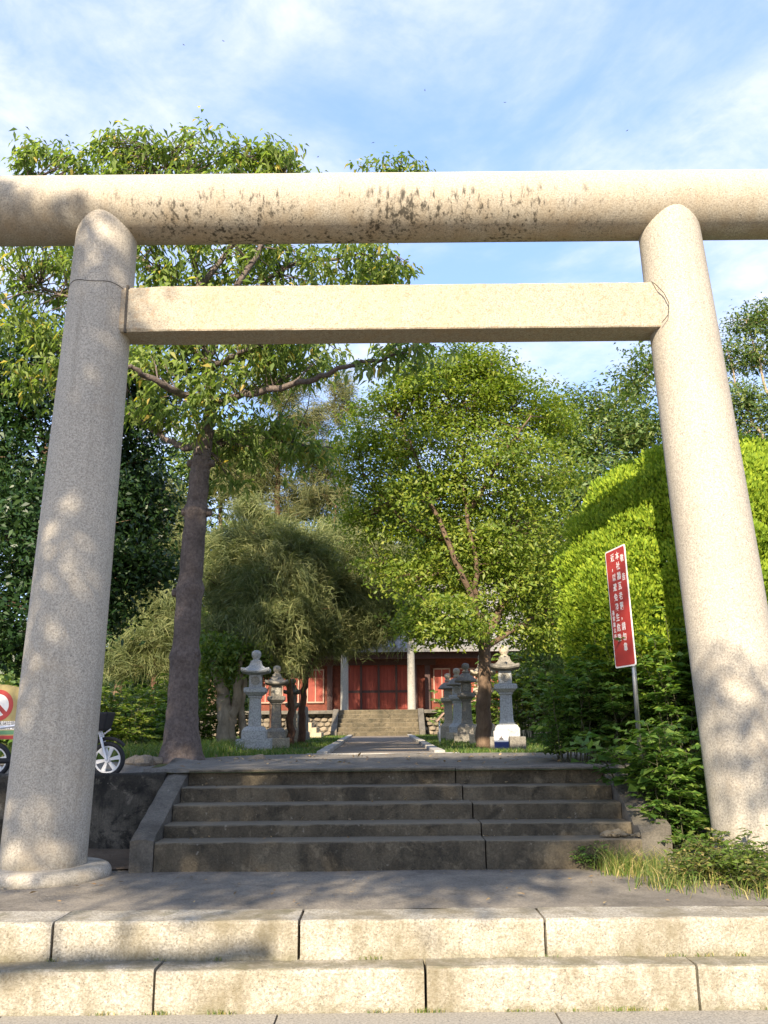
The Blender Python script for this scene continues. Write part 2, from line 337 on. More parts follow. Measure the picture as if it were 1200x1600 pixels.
# ------------------------------------------------------------------ levels
Z0, Z1, Z2, Z3 = 0.0, 0.448, 1.192, 2.147      # street paving, torii terrace, upper ground, shrine platform
YG1, YG2, YST, YW = 5.58, 5.79, 7.62, 8.70

# ------------------------------------------------------------------ the setting
def sheet(name, pts, mat, jitter=0, parent=None):
    mb = MB(); mb.add(pts, [tuple(range(len(pts)))]); o = mb.build(name, mat, parent)
    if not parent: o['kind'] = 'structure'
    return o
def grid(name, x0, x1, y0, y1, nx, ny, zf, mat, parent=None):
    vs_ = []; fs = []
    for j in range(ny+1):
        for i in range(nx+1):
            x = x0 + (x1-x0)*i/nx; y = y0 + (y1-y0)*j/ny; vs_.append((x, y, zf(x, y)))
    for j in range(ny):
        for i in range(nx):
            a = j*(nx+1)+i; fs.append((a, a+1, a+nx+2, a+nx+1))
    mb = MB(); mb.add(vs_, fs); o = mb.build(name, mat, parent, smooth=True)
    if not parent: o['kind'] = 'structure'
    return o
sheet('street_ground', [(-300, -300, -0.06), (300, -300, -0.06), (300, 8.6, -0.06), (-300, 8.6, -0.06)], M['asphalt'])
pav = sheet('pavement', [(-14, -3.0, -0.012), (14, -3.0, -0.012), (14, 5.6, -0.012), (-14, 5.6, -0.012)], M['mortar'])

def rough_block(x0, x1, y0, y1, z0, z1, amp=0.004, bev=0.016, seg=0.16, seed=0):
    """one stone or concrete block, long axis X: rounded arrises, slightly uneven faces and chipped edges"""
    r = random.Random(seed); n = max(2, int((x1-x0)/seg)); mb = MB(); rings = []
    for i in range(n+1):
        x = x0 + (x1-x0)*i/n; e = 0.0
        j = lambda s=1.0: r.uniform(-amp, amp)*s
        if i in (0, n): x += bev*(0.5 if i == 0 else -0.5)*0.6
        b1 = bev*r.uniform(0.6, 1.8); b2 = bev*r.uniform(0.6, 1.4)
        ring = [(x, y0+j(), z0), (x, y0+j(), (z0+z1)/2+j()), (x, y0+j(0.6), z1-b1), (x, y0+b1*0.35, z1-b1*0.35), (x, y0+b1, z1+j(0.5)),
                (x, (y0+y1)/2, z1+j(0.7)), (x, y1-b2, z1+j(0.5)), (x, y1, z1-b2), (x, y1, z0)]
        rings.append(ring)
    mb.loft(rings); return mb

rows = [('granite_step_block', YG1, YG1+0.34, -0.05, 0.231, (-1.347, 0.216, 1.784), 1.565),
        ('granite_step_block', YG2, YG2+0.36, 0.18, Z1, (-2.028, -0.537, 0.953), 1.49)]
row_names = ('lower granite step in front of the torii', 'upper granite step at the torii terrace edge')
for ri, (nm, y0, y1, z0, z1, js, per) in enumerate(rows):
    joints = sorted([js[0]-per*k for k in range(1, 8)] + list(js) + [js[-1]+per*k for k in range(1, 8)])
    st = empty('granite_step', (0, y0, z0)); tag(st, ('pale granite step of long blocks rising from the street paving', 'pale granite step of long blocks edging the torii terrace')[ri], 'step')
    for k in range(len(joints)-1):
        a, b = joints[k]+0.003, joints[k+1]-0.003
        o = rough_block(a, b, y0 + random.uniform(-0.003, 0.004), y1, z0, z1 + random.uniform(-0.004, 0.003), 0.006, 0.017, 0.10, k+ri*50).build('block', M['step_granite'], None, smooth=False)
        o.parent = st; o.matrix_parent_inverse = Matrix.Translation((0, -y0, -z0))
for j in range(4):
    y1 = 5.575 - 0.62*j; y0 = y1 - 0.608; off = 0.75 if j % 2 else 0.0
    for k in range(-5, 6):
        x = -0.63 + k*1.58 + off
        mb = rough_block(x+0.005, x+1.575, y0, y1, -0.05, random.uniform(-0.003, 0.002), 0.001, 0.005, 0.8, 900+j*20+k)
        mb.build('paving_slab', M['slab_granite'], pav)
# torii terrace: worn asphalt
def zn(x, y, a=0.006, s=3.1): return a*(math.sin(x*s+1.3*math.sin(y*2.1)) + math.sin(y*s*1.4+2*math.sin(x*1.7)))
tz = grid('terrace_ground', -14, 14, YG2+0.33, YW+0.05, 160, 24, lambda x, y: Z1-0.004+zn(x, y, 0.003)+0.012*max(0, (y-6.4)/2), M['asphalt'])
grid('terrace_base', -14, 14, YG2+0.02, YW, 4, 2, lambda x, y: Z1-0.03, M['soil'])
soilp = grid('soil_strip', -6.5, -2.10, 7.75, YW+0.02, 30, 8, lambda x, y: Z1+0.022+0.03*(y-7.75)+zn(x, y, 0.008), M['soil'])
# upper ground: a lower parking strip on the left behind the retaining wall, level ground elsewhere
sheet('upper_ground', [(-2.35, YW+0.06, Z2-0.024), (300, YW+0.06, Z2-0.008), (300, 500, Z2-0.008), (-300, 500, Z2-0.008), (-300, 10.6, Z2-0.008), (-2.6, 10.5, Z2-0.008)], M['lawn'])
grid('parking_strip', -14, -2.1, YW+0.06, 10.9, 40, 8, lambda x, y: 1.098 + 0.10*min(1, max(0, (y-9.9)/0.6)) + zn(x, y, 0.01), M['tar'])
def edge_far(x): return 12.35 - 0.012*(x-0.5)**2 + 0.10*math.sin(x*1.9+0.5) + 0.06*math.sin(x*5.3)
def tar_sheet():
    vs_ = []; fs = []; nx, ny = 90, 14
    for i in range(nx+1):
        x = -2.36 + 9.5*i/nx; ye = edge_far(x) if x > -1.9 else 10.2 + (edge_far(x)-10.2)*max(0, (x+2.42)/0.52)
        for j in range(ny+1):
            y = (YW+0.23) + (ye-YW-0.23)*j/ny
            h = min(1, j/3)*0.035*math.exp(-((y-(10.6+0.35*math.sin(x*0.9)))/0.28)**2) + 0.03*math.exp(-((y-ye+0.25)/0.2)**2)
            vs_.append((x, y, Z2+0.004+h+zn(x, y, 0.004, 4)))
    for i in range(nx):
        for j in range(ny):
            a = i*(ny+1)+j; fs.append((a, a+1, a+ny+2, a+ny+1))
    # a broken edge
    for i in range(nx):
        a = i*(ny+1)+ny; b = (i+1)*(ny+1)+ny; k = len(vs_); p, q = vs_[a], vs_[b]
        vs_ += [(p[0], p[1]+0.02, Z2-0.02), (q[0], q[1]+0.02, Z2-0.02)]; fs.append((a, b, k+1, k))
    for j in range(ny):
        for i, sgn in ((0, 1), (nx, 1)):
            a = i*(ny+1)+j; k = len(vs_); p, q = vs_[a], vs_[a+1]; vs_ += [(p[0], p[1], Z2-0.15), (q[0], q[1], Z2-0.15)]; fs.append((a, a+1, k+1, k))
    for i in range(nx):
        a = i*(ny+1); b = (i+1)*(ny+1); k = len(vs_); p, q = vs_[a], vs_[b]; vs_ += [(p[0], p[1], Z2-0.6), (q[0], q[1], Z2-0.6)]; fs.append((a, b, k+1, k))
    mb = MB(); mb.add(vs_, fs); o = mb.build('upper_paving', M['tar'], smooth=True); o['kind'] = 'structure'
tar_sheet()

# retaining walls either side of the stairs
def retaining(name, x0, x1, label, mat):
    mb = rough_block(x0, x1, YW, YW+0.16, Z1-0.02, Z2-0.02, 0.010, 0.02, 0.18, 5)
    tag(mb.build(name, mat), label, 'wall')
retaining('retaining_wall', -12, -2.094, 'black mouldy concrete retaining wall beside the sloping stair cheek', M['wall_dark'])
retaining('retaining_wall', 2.335, 12, 'concrete retaining wall hidden behind the shrubs', M['wall_dark'])

# ------------------------------------------------------------------ concrete stairs
def stairs():
    root = empty('concrete_stairs', (0, YST, Z1)); tag(root, 'dark mouldy concrete stairs of five cracked steps leading up to the shrine ground', 'stairs')
    inv = Matrix.Translation((0, -YST, -Z1))
    ztop = [0.679, 0.782, 0.919, 1.047, 1.192]; depth = 0.30
    crack = [0.80, 0.80, 0.76, 0.70, 0.66]
    for i in range(5):
        y0 = YST + depth*i; y1 = y0 + depth + 0.05 if i < 4 else y0 + 0.22
        z0 = (Z1-0.03) if i == 0 else ztop[i-1]-0.04
        xl, xr = -1.895, 2.08
        for k, (a, b) in enumerate(((xl, crack[i]), (crack[i]+0.006, xr))):
            mb = rough_block(a, b, y0 + (0.006 if k else 0), y1, z0, ztop[i] - (0.006 if k else 0), 0.003, 0.011, 0.09, 70+i*2+k)
            if i > 0:   # a jagged break instead of a straight joint
                rr = random.Random(i)
                x_edge = b if k == 0 else a
            o = mb.build('step', M['stair'], root); o.matrix_parent_inverse = inv
    # left cheek: front post face and a slope up to the top
    def cheek(x0, x1, mat, ys, yend, zf, zt, seed, broken=False):
        mb = MB(); r = random.Random(seed); n = 12; top = []; bot = []
        for i in range(n+1):
            t = i/n; y = ys + (yend-ys)*t; z = zf + (zt-zf)*t
            if broken and t < 0.55: z -= 0.05*r.random()
            row = []
            for j in range(4):
                x = x0 + (x1-x0)*j/3; zz = z + r.uniform(-0.004, 0.004) - (0.012 if j in (0, 3) else 0)
                if broken and j < 2: zz -= 0.07*max(0, 1-t*1.6)*r.uniform(0.5, 1.2)
                row.append((x + r.uniform(-0.004, 0.004), y, zz))
            top.append(row)
        vs_ = [v for row in top for v in row]; fs = []
        for i in range(n):
            for j in range(3): a = i*4+j; fs.append((a, a+1, a+5, a+4))
        o0 = len(vs_)
        for row in top: vs_.append((row[0][0], row[0][1], Z1-0.03)); vs_.append((row[3][0], row[3][1], Z1-0.03))
        for i in range(n):
            fs.append((i*4, (i+1)*4, o0+(i+1)*2, o0+i*2)); fs.append((i*4+3, o0+i*2+1, o0+(i+1)*2+1, (i+1)*4+3))
        fs.append((0, o0, o0+1, 3, 2, 1)); e = n*4; fs.append((e, e+1, e+2, e+3, o0+2*n+1, o0+2*n))
        mb.add(vs_, fs); o = mb.build('cheek_wall', mat, root); o.matrix_parent_inverse = inv
    cheek(-2.09, -1.90, M['cheek'], YST-0.012, 8.90, 0.705, 1.205, 3)
    cheek(2.085, 2.33, M['cheek'], YST+0.03, 8.85, 0.80, 1.16, 4, True)
    # rubble of the broken right end
    for k in range(9):
        rr = random.Random(k+40); mb = MB(); s = rr.uniform(0.02, 0.06)
        c = Vector((rr.uniform(1.82, 2.12), rr.uniform(7.7, 7.9), 0.685+s*0.3))
        bm = bmesh.new(); bmesh.ops.create_icosphere(bm, subdivisions=1, radius=s)
        for v in bm.verts: v.co = Vector((v.co.x*1.4, v.co.y, v.co.z*0.6))*rr.uniform(0.7, 1.2) + c
        me = bpy.data.meshes.new('broken_piece'); bm.to_mesh(me); bm.free(); me.materials.append(M['stair'])
        o = bpy.data.objects.new('broken_piece', me); COL.objects.link(o); o.parent = root; o.matrix_parent_inverse = inv
stairs()

# ------------------------------------------------------------------ torii
def torii():
    YT = 7.47
    root = empty('torii_gate', (0.05, YT, Z1)); tag(root, 'tall granite torii gate with round pillars and a round top beam', 'torii')
    inv = Matrix.Translation((-0.05, -YT, -Z1))
    def pillar(b, t, rb, rt, mat, zt):
        mb = MB(); n = 56; rings = []; m = 30
        for i in range(m+1):
            u = i/m; c = Vector(b).lerp(Vector(t), u); r = rb + (rt-rb)*(0.35*u + 0.65*u*u)
            rings.append([(c.x + r*math.cos(2*math.pi*k/n), c.y + r*math.sin(2*math.pi*k/n), c.z) for k in range(n)])
        mb.loft(rings); o = mb.build('pillar', mat, root, smooth=True); o.matrix_parent_inverse = inv
        return o
    KZ, KR = 6.36, 0.318
    pl = pillar((-2.735, YT, Z1-0.02), (-2.575, YT, 6.36), 0.332, 0.272, M['pillar'], KZ)
    pr = pillar((2.985, YT, Z1-0.02), (2.690, YT, 6.36), 0.352, 0.272, M['pillar_sunlit'], KZ)
    # kasagi
    mb = MB(); n = 64; rings = []
    xs = [-4.25, -4.235] + [-4.2 + 8.5*i/40 for i in range(41)] + [4.335, 4.35]
    for i, x in enumerate(xs):
        r = KR*(1 - (0.04 if i in (0, len(xs)-1) else 0))
        rings.append([(x, YT + r*math.cos(2*math.pi*k/n), KZ + r*math.sin(2*math.pi*k/n)) for k in range(n)])
    mb.loft(rings); o = mb.build('top_beam', M['kasagi'], root, smooth=True); o.matrix_parent_inverse = inv
    # nuki
    mb = MB(); r = random.Random(2); rings = []; y0, y1, z0, z1 = 7.31, 7.63, 5.047, 5.488
    for i in range(61):
        x = -2.40 + 4.92*i/60; j = lambda a=0.003: r.uniform(-a, a)
        chip = 0.0
        b = 0.012
        if i in (0, 1, 2, 3): b = 0.02 + 0.012*r.random()
        rings.append([(x, y0+b*0.6, z0+j(0.001)), (x, y0+j(0.0015), z0+b), (x, y0+j(0.0015), (z0+z1)/2), (x, y0+j(0.0015), z1-b*1.3), (x, y0+b*1.2, z1+j(0.003)), (x, y1-b, z1), (x, y1, z1-b), (x, y1, z0+b), (x, y1-b, z0)])
    mb.loft(rings); o = mb.build('tie_beam', M['nuki'], root, smooth=False); o.matrix_parent_inverse = inv
    # a mortar seam round the left pillar and dark joints where the tie beam meets the pillars
    mb = MB()
    pts = []
    for k in range(25):
        a = R_(-178 + k*176/24); rr = 0.286; pts.append((-2.598 + rr*math.cos(a), YT + rr*math.sin(a), 5.49 + 0.012*math.sin(a*5) - 0.02*math.cos(a)))
    mb.tube(pts, 0.004, 5); o = mb.build('mortar_seam', M['mortar'], root); o.matrix_parent_inverse = inv
    mb = MB(); mb.box((-2.309, 7.318, 5.268), (0.02, 0.03, 0.46)); o = mb.build('joint', M['mortar'], root); o.matrix_parent_inverse = inv
    # pale mortar patch on the right pillar beside the tie beam
    mb = MB(); pts = [(2.448, 7.315, 5.49), (2.468, 7.27, 5.44), (2.52, 7.225, 5.33), (2.548, 7.2, 5.22), (2.535, 7.215, 5.11), (2.49, 7.26, 5.06)]
    mb.tube(pts, 0.004, 5); o = mb.build('mortar_seam', M['mortar'], root); o.matrix_parent_inverse = inv
    # base stones
    for bx, rad in ((-2.735, 0.53), (2.985, 0.54)):
        mb = MB(); n = 40; rings = []
        for (rr, z) in ((rad*1.0, -0.02), (rad, 0.03), (rad*0.985, 0.06), (rad*0.95, 0.082), (rad*0.9, 0.092), (0.2, 0.098)):
            rings.append([(bx + rr*math.cos(2*math.pi*k/n), YT + rr*math.sin(2*math.pi*k/n), Z1+z) for k in range(n)])
        mb.loft(rings); o = mb.build('base_stone', M['pillar'], root, smooth=True); o.matrix_parent_inverse = inv
torii()

# ------------------------------------------------------------------ path, kerbs
pth = sheet('path', [(-0.80, 12.0, Z2+0.004), (0.66, 12.0, Z2+0.004), (0.78, 33.3, Z2+0.004), (-1.22, 33.3, Z2+0.004)], M['path'])
for s, (xa, xb) in ((-1, (-0.80, -1.22)), (1, (0.66, 0.78))):
    for k in range(20):
        t0, t1 = k/20, (k+0.985)/20; y0, y1 = 12.5 + 20.8*t0, 12.5 + 20.8*t1
        x0, x1 = xa+(xb-xa)*t0, xa+(xb-xa)*t1; w = 0.15*s; h = 0.065 + random.uniform(-0.008, 0.008)
        mb = MB(); mb.loft([[(x0, y0, Z2-0.02), (x0+w, y0, Z2-0.02), (x0+w, y0, Z2+h), (x0, y0, Z2+h)], [(x1, y1, Z2-0.02), (x1+w, y1, Z2-0.02), (x1+w, y1, Z2+h), (x1, y1, Z2+h)]])
        mb.build('kerb_stone', M['kerb'], pth, bevel=0.012)
mb = rough_block(-1.1, 1.0, 12.42, 12.6, Z2-0.02, Z2+0.03, 0.004, 0.01, 0.2, 8); mb.build('kerb_stone', M['kerb'], pth)

# ------------------------------------------------------------------ stone lanterns
def ngon(n, r, z, rot=0.0, c=(0, 0), lift=0.0, sub=1):
    pts = []
    for k in range(n*sub):
        a0 = 2*math.pi*(k//sub)/n + rot; a1 = a0 + 2*math.pi/n; t = (k % sub)/sub
        x = r*((1-t)*math.cos(a0) + t*math.cos(a1)); y = r*((1-t)*math.sin(a0) + t*math.sin(a1))
        e = abs(2*t-1)**2 if sub > 1 else 1
        pts.append((c[0]+x, c[1]+y, z + lift*e))
    return pts
def lantern(loc, H, label, mats, style='square', rz=0.0, tilt=0.0):
    """mats: base, body, roof, finial"""
    root = empty('stone_lantern', loc, rz); tag(root, label, 'stone lantern', 'stone lanterns lining the shrine path'); root.rotation_euler = (0, tilt, rz)
    k = H/1.80; S = math.sqrt(2); q = math.pi/4; mb_, md, mr, mf = mats
    def sq(w, z, lift=0, sub=1): return ngon(4, w*S/2*k, z*k, q, (0, 0), lift*k, sub)
    def rd(w, z, n=20): return ngon(n, w/2*k, z*k)
    def part(name, rings, mat, sm=False, bev=0.006):
        m = MB(); m.loft(rings); return m.build(name, mat, root, smooth=sm, bevel=bev*k)
    part('lower_base', [sq(0.62, -0.03), sq(0.62, 0.20)], mb_)
    part('upper_base', [sq(0.44, 0.201), sq(0.44, 0.34), sq(0.36, 0.40), sq(0.26, 0.425)], md)
    if style == 'square':
        part('shaft', [sq(0.225, 0.426), sq(0.195, 0.93), sq(0.24, 0.931), sq(0.24, 0.965)], md)
    else:
        part('shaft', [sq(0.27, 0.426), sq(0.23, 0.50), sq(0.205, 0.93), sq(0.25, 0.931), sq(0.25, 0.965)], md)
    part('platform', [sq(0.26, 0.966), sq(0.36, 1.01), sq(0.41, 1.03), sq(0.41, 1.10), sq(0.36, 1.115), sq(0.24, 1.12)], md)
    fb = part('fire_box', [sq(0.235, 1.121), sq(0.225, 1.345)], md)
    for a in range(4):       # round openings, a raised ring and a sunk dark disc on each face
        rot = Matrix.Rotation(a*math.pi/2, 3, 'Z'); m = MB(); n = 18; d = 0.1165*k
        rings = []
        for rr, off in ((0.082, -0.004), (0.082, 0.005), (0.070, 0.005), (0.067, 0.0015)):
            rings.append([tuple(rot @ Vector((d+off*k, rr*k*math.cos(2*math.pi*i/n), (1.235 + rr*math.sin(2*math.pi*i/n))*k))) for i in range(n)])
        m.loft(rings); m.build('round_window', M['column'], fb, smooth=False)
    if style == 'round':
        part('roof', [rd(0.26, 1.346), rd(0.50, 1.355), rd(0.53, 1.375), rd(0.52, 1.40), rd(0.36, 1.48), rd(0.22, 1.55), rd(0.15, 1.565)], mr, True, 0)
    elif style == 'hex':
        part('roof', [ngon(6, 0.15*k, 1.346*k, q), ngon(6, 0.27*k, 1.36*k, q), ngon(6, 0.285*k, 1.39*k, q), ngon(6, 0.2*k, 1.48*k, q), ngon(6, 0.10*k, 1.55*k, q)], mr)
    else:
        part('roof', [sq(0.24, 1.346, 0, 8), sq(0.50, 1.375, 0.035, 8), sq(0.53, 1.40, 0.045, 8), sq(0.50, 1.425, 0.05, 8), sq(0.36, 1.455, 0.012, 8), sq(0.25, 1.51, 0, 8), sq(0.20, 1.56, 0, 8), sq(0.19, 1.60, 0, 8)], mr, False, 0)
    part('finial', [rd(0.16, 1.56), rd(0.17, 1.605), rd(0.125, 1.625), rd(0.11, 1.64), rd(0.15, 1.665), rd(0.178, 1.70), rd(0.178, 1.74), rd(0.15, 1.775), rd(0.08, 1.795), rd(0.02, 1.80)], mf, True, 0)
    return root
GR, WM, DK = M['lan_grey'], M['lan_warm'], M['lan_dark']
def lan_at(px, pybase, pytop, Y, label, mats, style, rz=0.0, tilt=0.0, zb=None):
    top = P(px, pytop, Y); zb = Z2 if zb is None else zb
    return lantern((top.x, Y, zb), top.z-zb, label, mats, style, rz, tilt)
lan_at(401, 1171, 1016, 15.6, 'clean grey granite lantern with an upturned square roof and wide square base', (GR, GR, GR, GR), 'square', R_(4))
lan_at(433, 1166, 1040, 17.6, 'brown weathered lantern just behind the clean grey granite one', (WM, DK, DK, WM), 'square', R_(6))
lan_at(458, 1155, 1060, 21.0, 'thin sunlit lantern behind the brown weathered lantern under the casuarina', (WM, WM, DK, WM), 'square', R_(3))
lan_at(787, 1170, 1009, 15.5, 'broad pale lantern with a dark hipped cap behind the small white notice', (DK, GR, DK, WM), 'mixed', R_(-6))
lan_at(753, 1155, 1022, 18.4, 'yellowish sunlit lantern with an upturned roof partly behind the tree trunk', (WM, WM, WM, WM), 'square', R_(-5))
lan_at(727, 1155, 1036, 20.6, 'blackened lantern between two paler lanterns near the tree trunk', (DK, DK, DK, DK), 'round', R_(-3))
lan_at(713, 1152, 1044, 23.0, 'grey lantern with a pale round-windowed fire box next to the blackened one', (WM, GR, DK, WM), 'hex', R_(-3))
lan_at(699, 1152, 1052, 25.5, 'dim lantern with a dark cap standing nearest the shrine stairs', (WM, WM, DK, DK), 'hex', R_(-2))
# a broken lantern post left of the path
o = P(474, 1100, 24.5); mb = MB(); mb.loft([ngon(4, 0.25, 0, math.pi/4), ngon(4, 0.24, 0.22, math.pi/4), ngon(4, 0.19, 0.24, math.pi/4), ngon(4, 0.175, 0.85, math.pi/4), ngon(4, 0.15, 0.9, math.pi/4)])
tag(mb.build('stone_post', M['lan_dark'], loc=(o.x, 24.5, Z2), bevel=0.01), 'dark square stone post without a cap near the shrine stairs', 'stone post')

# ------------------------------------------------------------------ shrine
YS = 33.3
XC = P(591, 1108, 34.5).x
def part_box(name, c, size, mat, root, bevel=0.0):
    mb = MB(); mb.box(c, size); return mb.build(name, mat, root, bevel=bevel)
def wood(name, a, b):
    m = Mat(name, 0.55, 0.4); v = m.coord('Position', (1, 1, 0.12)); n = m.noise(v, 22, 6, 0.6, 0.3)
    m.color(m.ramp(n, [(0.3, a), (0.7, b)])); m.bump(n, 0.2, 0.01); return m.m
M['red_wood'] = wood('vermilion painted boards', (0.17, 0.022, 0.010), (0.26, 0.040, 0.017))
M['dark_wood'] = wood('dark timber', (0.035, 0.014, 0.010), (0.065, 0.026, 0.018))
M['red_brick'] = plain('red brick wall', (0.15, 0.04, 0.022), 0.85, var=0.2)
M['roof_tile'] = concrete('grey roof tile', (0.20, 0.195, 0.185), (0.27, 0.26, 0.245), (0.12, 0.115, 0.105))
M['plaster'] = concrete('cream plaster', (0.46, 0.40, 0.30), (0.52, 0.46, 0.36), (0.3, 0.26, 0.19))
M['trim'] = plain('pale window trim', (0.34, 0.22, 0.16), 0.6)
def shrine():
    YP = 34.75      # platform front edge
    root = empty('shrine_hall', (XC, 38, Z3)); tag(root, 'red timber shrine hall with grey tiled roof on a stone platform', 'shrine')
    W = 5.3; YF = 37.6; EZ = 4.45
    bx = lambda n, x0, x1, y0, y1, z0, z1, m, par=root, bev=0: part_box(n, ((x0+x1)/2, (y0+y1)/2-38, (z0+z1)/2-Z3), (x1-x0, y1-y0, z1-z0), M[m], par, bev)
    bx('wall', -W, W, YF+0.30, YF+6, Z3, EZ+0.4, 'red_brick')
    # door leaves of boards, dark frame posts
    for i, (a, b) in enumerate(((-1.40, -0.745), (-0.735, -0.02), (0.02, 0.735), (0.745, 1.40))):
        d = bx('door', a, b, YF+0.20, YF+0.26, Z3+0.06, EZ-0.35, 'red_wood')
        nb = 4
        for k in range(nb):
            w = (b-a)/nb; bx('board', a+w*k+0.008, a+w*(k+1)-0.008, YF+0.165, YF+0.198, Z3+0.1, EZ-0.4, 'red_wood', d)
        bx('rail', a, b, YF+0.145, YF+0.163, Z3+0.75, Z3+0.85, 'dark_wood', d)
    for x in (-2.05, -1.5, -0.74, 0.0, 0.74, 1.5, 2.05):
        w = 0.11 if abs(x) > 1 else 0.045
        bx('post', x-w, x+w, YF+0.06, YF+0.143, Z3, EZ, 'dark_wood')
    bx('lintel', -2.4, 2.4, YF+0.0, YF+0.058, EZ-0.42, EZ, 'dark_wood')
    bx('beam', -W, W, YF-0.9, YF-0.72, EZ-0.22, EZ+0.02, 'dark_wood')
    for s in (-1, 1):           # side panels with pale framed lattice windows
        for a in (2.30, 3.35, 4.4):
            wdw = bx('window', min(s*a, s*(a+0.72)), max(s*a, s*(a+0.72)), YF+0.24, YF+0.295, Z3+0.35, Z3+1.75, 'red_wood')
            for (u0, u1, v0, v1) in ((0, 0.05, 0.35, 1.75), (0.67, 0.72, 0.35, 1.75), (0.05, 0.67, 0.35, 0.41), (0.05, 0.67, 1.69, 1.75), (0.34, 0.38, 0.41, 1.69)):
                bx('window_frame', min(s*(a+u0), s*(a+u1)), max(s*(a+u0), s*(a+u1)), YF+0.20, YF+0.238, Z3+v0, Z3+v1, 'trim', wdw)
    # roof: front and rear slope with tile rows, ridge
    rf = MB(); yb0, yb1, ym = YF-1.35-38, YF+7.4-38, YF+3.0-38; e = EZ+0.02-Z3; rz_ = EZ+3.1-Z3
    prof = [(yb0, e), (yb0, e+0.16), (yb0+1.0, e+0.56), (yb0+2.4, e+1.45), (ym, rz_), (yb1-2.4, e+1.45), (yb1, e+0.16), (yb1, e), (ym, rz_-0.3)]
    rings = []
    for x in [(-W-1.1) + (2*W+2.2)*i/12 for i in range(13)]:
        up = 0.25*(abs(x)/(W+1.1))**3; rings.append([(x, y, z+up) for y, z in prof])
    rf.loft(rings); roof = rf.build('roof', M['roof_tile'], root)
    for k in range(46):         # round tile ribs down the front slope
        x = -W-1.0 + (2*W+2.0)*k/45; up = 0.25*(abs(x)/(W+1.1))**3; t = MB()
        t.tube([(x, y, z+up+0.02) for y, z in prof[1:5]], 0.055, 6); t.build('tile_rib', M['roof_tile'], roof)
    t = MB(); t.tube([((-W-1.2)+(2*W+2.4)*i/12, ym, rz_+0.12+0.5*(abs(i-6)/6)**4) for i in range(13)], 0.22, 8); t.build('ridge', M['roof_tile'], roof)
    part_box('gutter', (0, yb0-0.04, e+0.07), (2*W+2.2, 0.07, 0.16), M['roof_tile'], roof)
    gb = MB(); gb.add([(-W, yb0+1.5, e), (-W, yb1-1.5, e), (-W, ym, rz_-0.4), (-W-0.1, yb0+1.5, e), (-W-0.1, yb1-1.5, e), (-W-0.1, ym, rz_-0.4)], [(0, 1, 2), (3, 5, 4), (0, 2, 5, 3), (1, 4, 5, 2), (0, 3, 4, 1)])
    gb.build('gable', M['plaster'], root)
    # platform with rubble front
    plat = empty('stone_platform', (XC, YP, Z2)); tag(plat, 'low rubble stone platform carrying the shrine hall and two columns', 'platform')
    part_box('core', (0, 6.3, (Z3-Z2)/2-0.05), (15, 12, Z3-Z2), M['mortar'], plat)
    def slab(x0, x1, k):
        m = rough_block(x0, x1, -0.05, 0.6, Z3-Z2-0.13, Z3-Z2, 0.006, 0.012, 0.3, k); m.build('edge_stone', M['cheek'], plat)
    for k in range(10): slab(-7.5+1.5*k+0.005, -6.0+1.5*k-0.005, k)
    part_box('paved_top', (0, 6.6, Z3-Z2-0.02), (14.9, 11.6, 0.04), M['sandstone'], plat)
    rr = random.Random(11); protos = []
    for q in range(6):
        bm = bmesh.new(); bmesh.ops.create_icosphere(bm, subdivisions=1, radius=1)
        for v in bm.verts: v.co *= rr.uniform(0.78, 1.15); v.co.x *= 0.155; v.co.z *= 0.105; v.co.y *= 0.09
        me = bpy.data.meshes.new('rubble_stone'); bm.to_mesh(me); bm.free(); me.materials.append(M['rubble']); protos.append(me)
    for s in (-1, 1):
        z = 0.08; row = 0
        while z < 0.80:
            x = 1.70 + (0.12 if row % 2 else 0)
            while x < 6.4:
                o = bpy.data.objects.new('rubble_stone', rr.choice(protos)); COL.objects.link(o); o.parent = plat
                o.location = (s*x, 0.275+rr.uniform(-0.02, 0.02), z+rr.uniform(-0.015, 0.015)); o.rotation_euler = (0, rr.uniform(-0.25, 0.25), rr.choice((0, math.pi)))
                o.scale = (rr.uniform(0.85, 1.15), 1, rr.uniform(0.85, 1.1)); x += 0.275*o.scale[0]+0.01
            z += 0.175; row += 1
    # stairs to the platform
    st = empty('shrine_stairs', (XC, YS, Z2)); tag(st, 'stone stairs between sloping cheek slabs up to the shrine hall', 'stairs')
    n = 6; hh = (Z3-Z2)/n
    for i in range(n):
        m = rough_block(-1.50, 1.50, i*0.235, 1.45, i*hh-0.02 if i == 0 else i*hh-0.004+0.006, (i+1)*hh, 0.006, 0.014, 0.2, 200+i)
        m.build('step', M['shade_step'], st)
    for s in (-1, 1):
        m = MB(); x0, x1 = s*1.51, s*1.73
        pr = [(-0.10, -0.02), (-0.10, 0.20), (1.40, Z3-Z2+0.05), (1.42, -0.02)]
        m.loft([[(x0, y, z) for y, z in pr], [(x1, y, z) for y, z in pr]]); m.build('cheek_slab', M['cheek'], st, bevel=0.015)
    # two round columns at the head of the stairs
    for px, lab in ((538, 'round stone column overhung by the casuarina at the shrine stairs'), (643.5, 'round grey stone column rising above the shrine eave')):
        b = P(px, 1108, 34.95); m = MB(); n = 24; h = 2.82
        m.loft([ngon(n, r, z) for r, z in ((0.165, 0), (0.165, 0.03), (0.158, 0.04), (0.15, 1.4), (0.138, h-0.10), (0.125, h-0.03), (0.07, h), (0.01, h+0.005))])
        tag(m.build('stone_column', M['column'], loc=(b.x, 35.05, Z3), smooth=True), lab, 'column', 'columns in front of the shrine hall')
    # side stair with stepped edge, left
    mb = empty('stepped_wall', P(500, 1150, 30.5)); mb.location.z = Z2; tag(mb, 'stepped beige stone side wall beside the shrine stairs', 'wall')
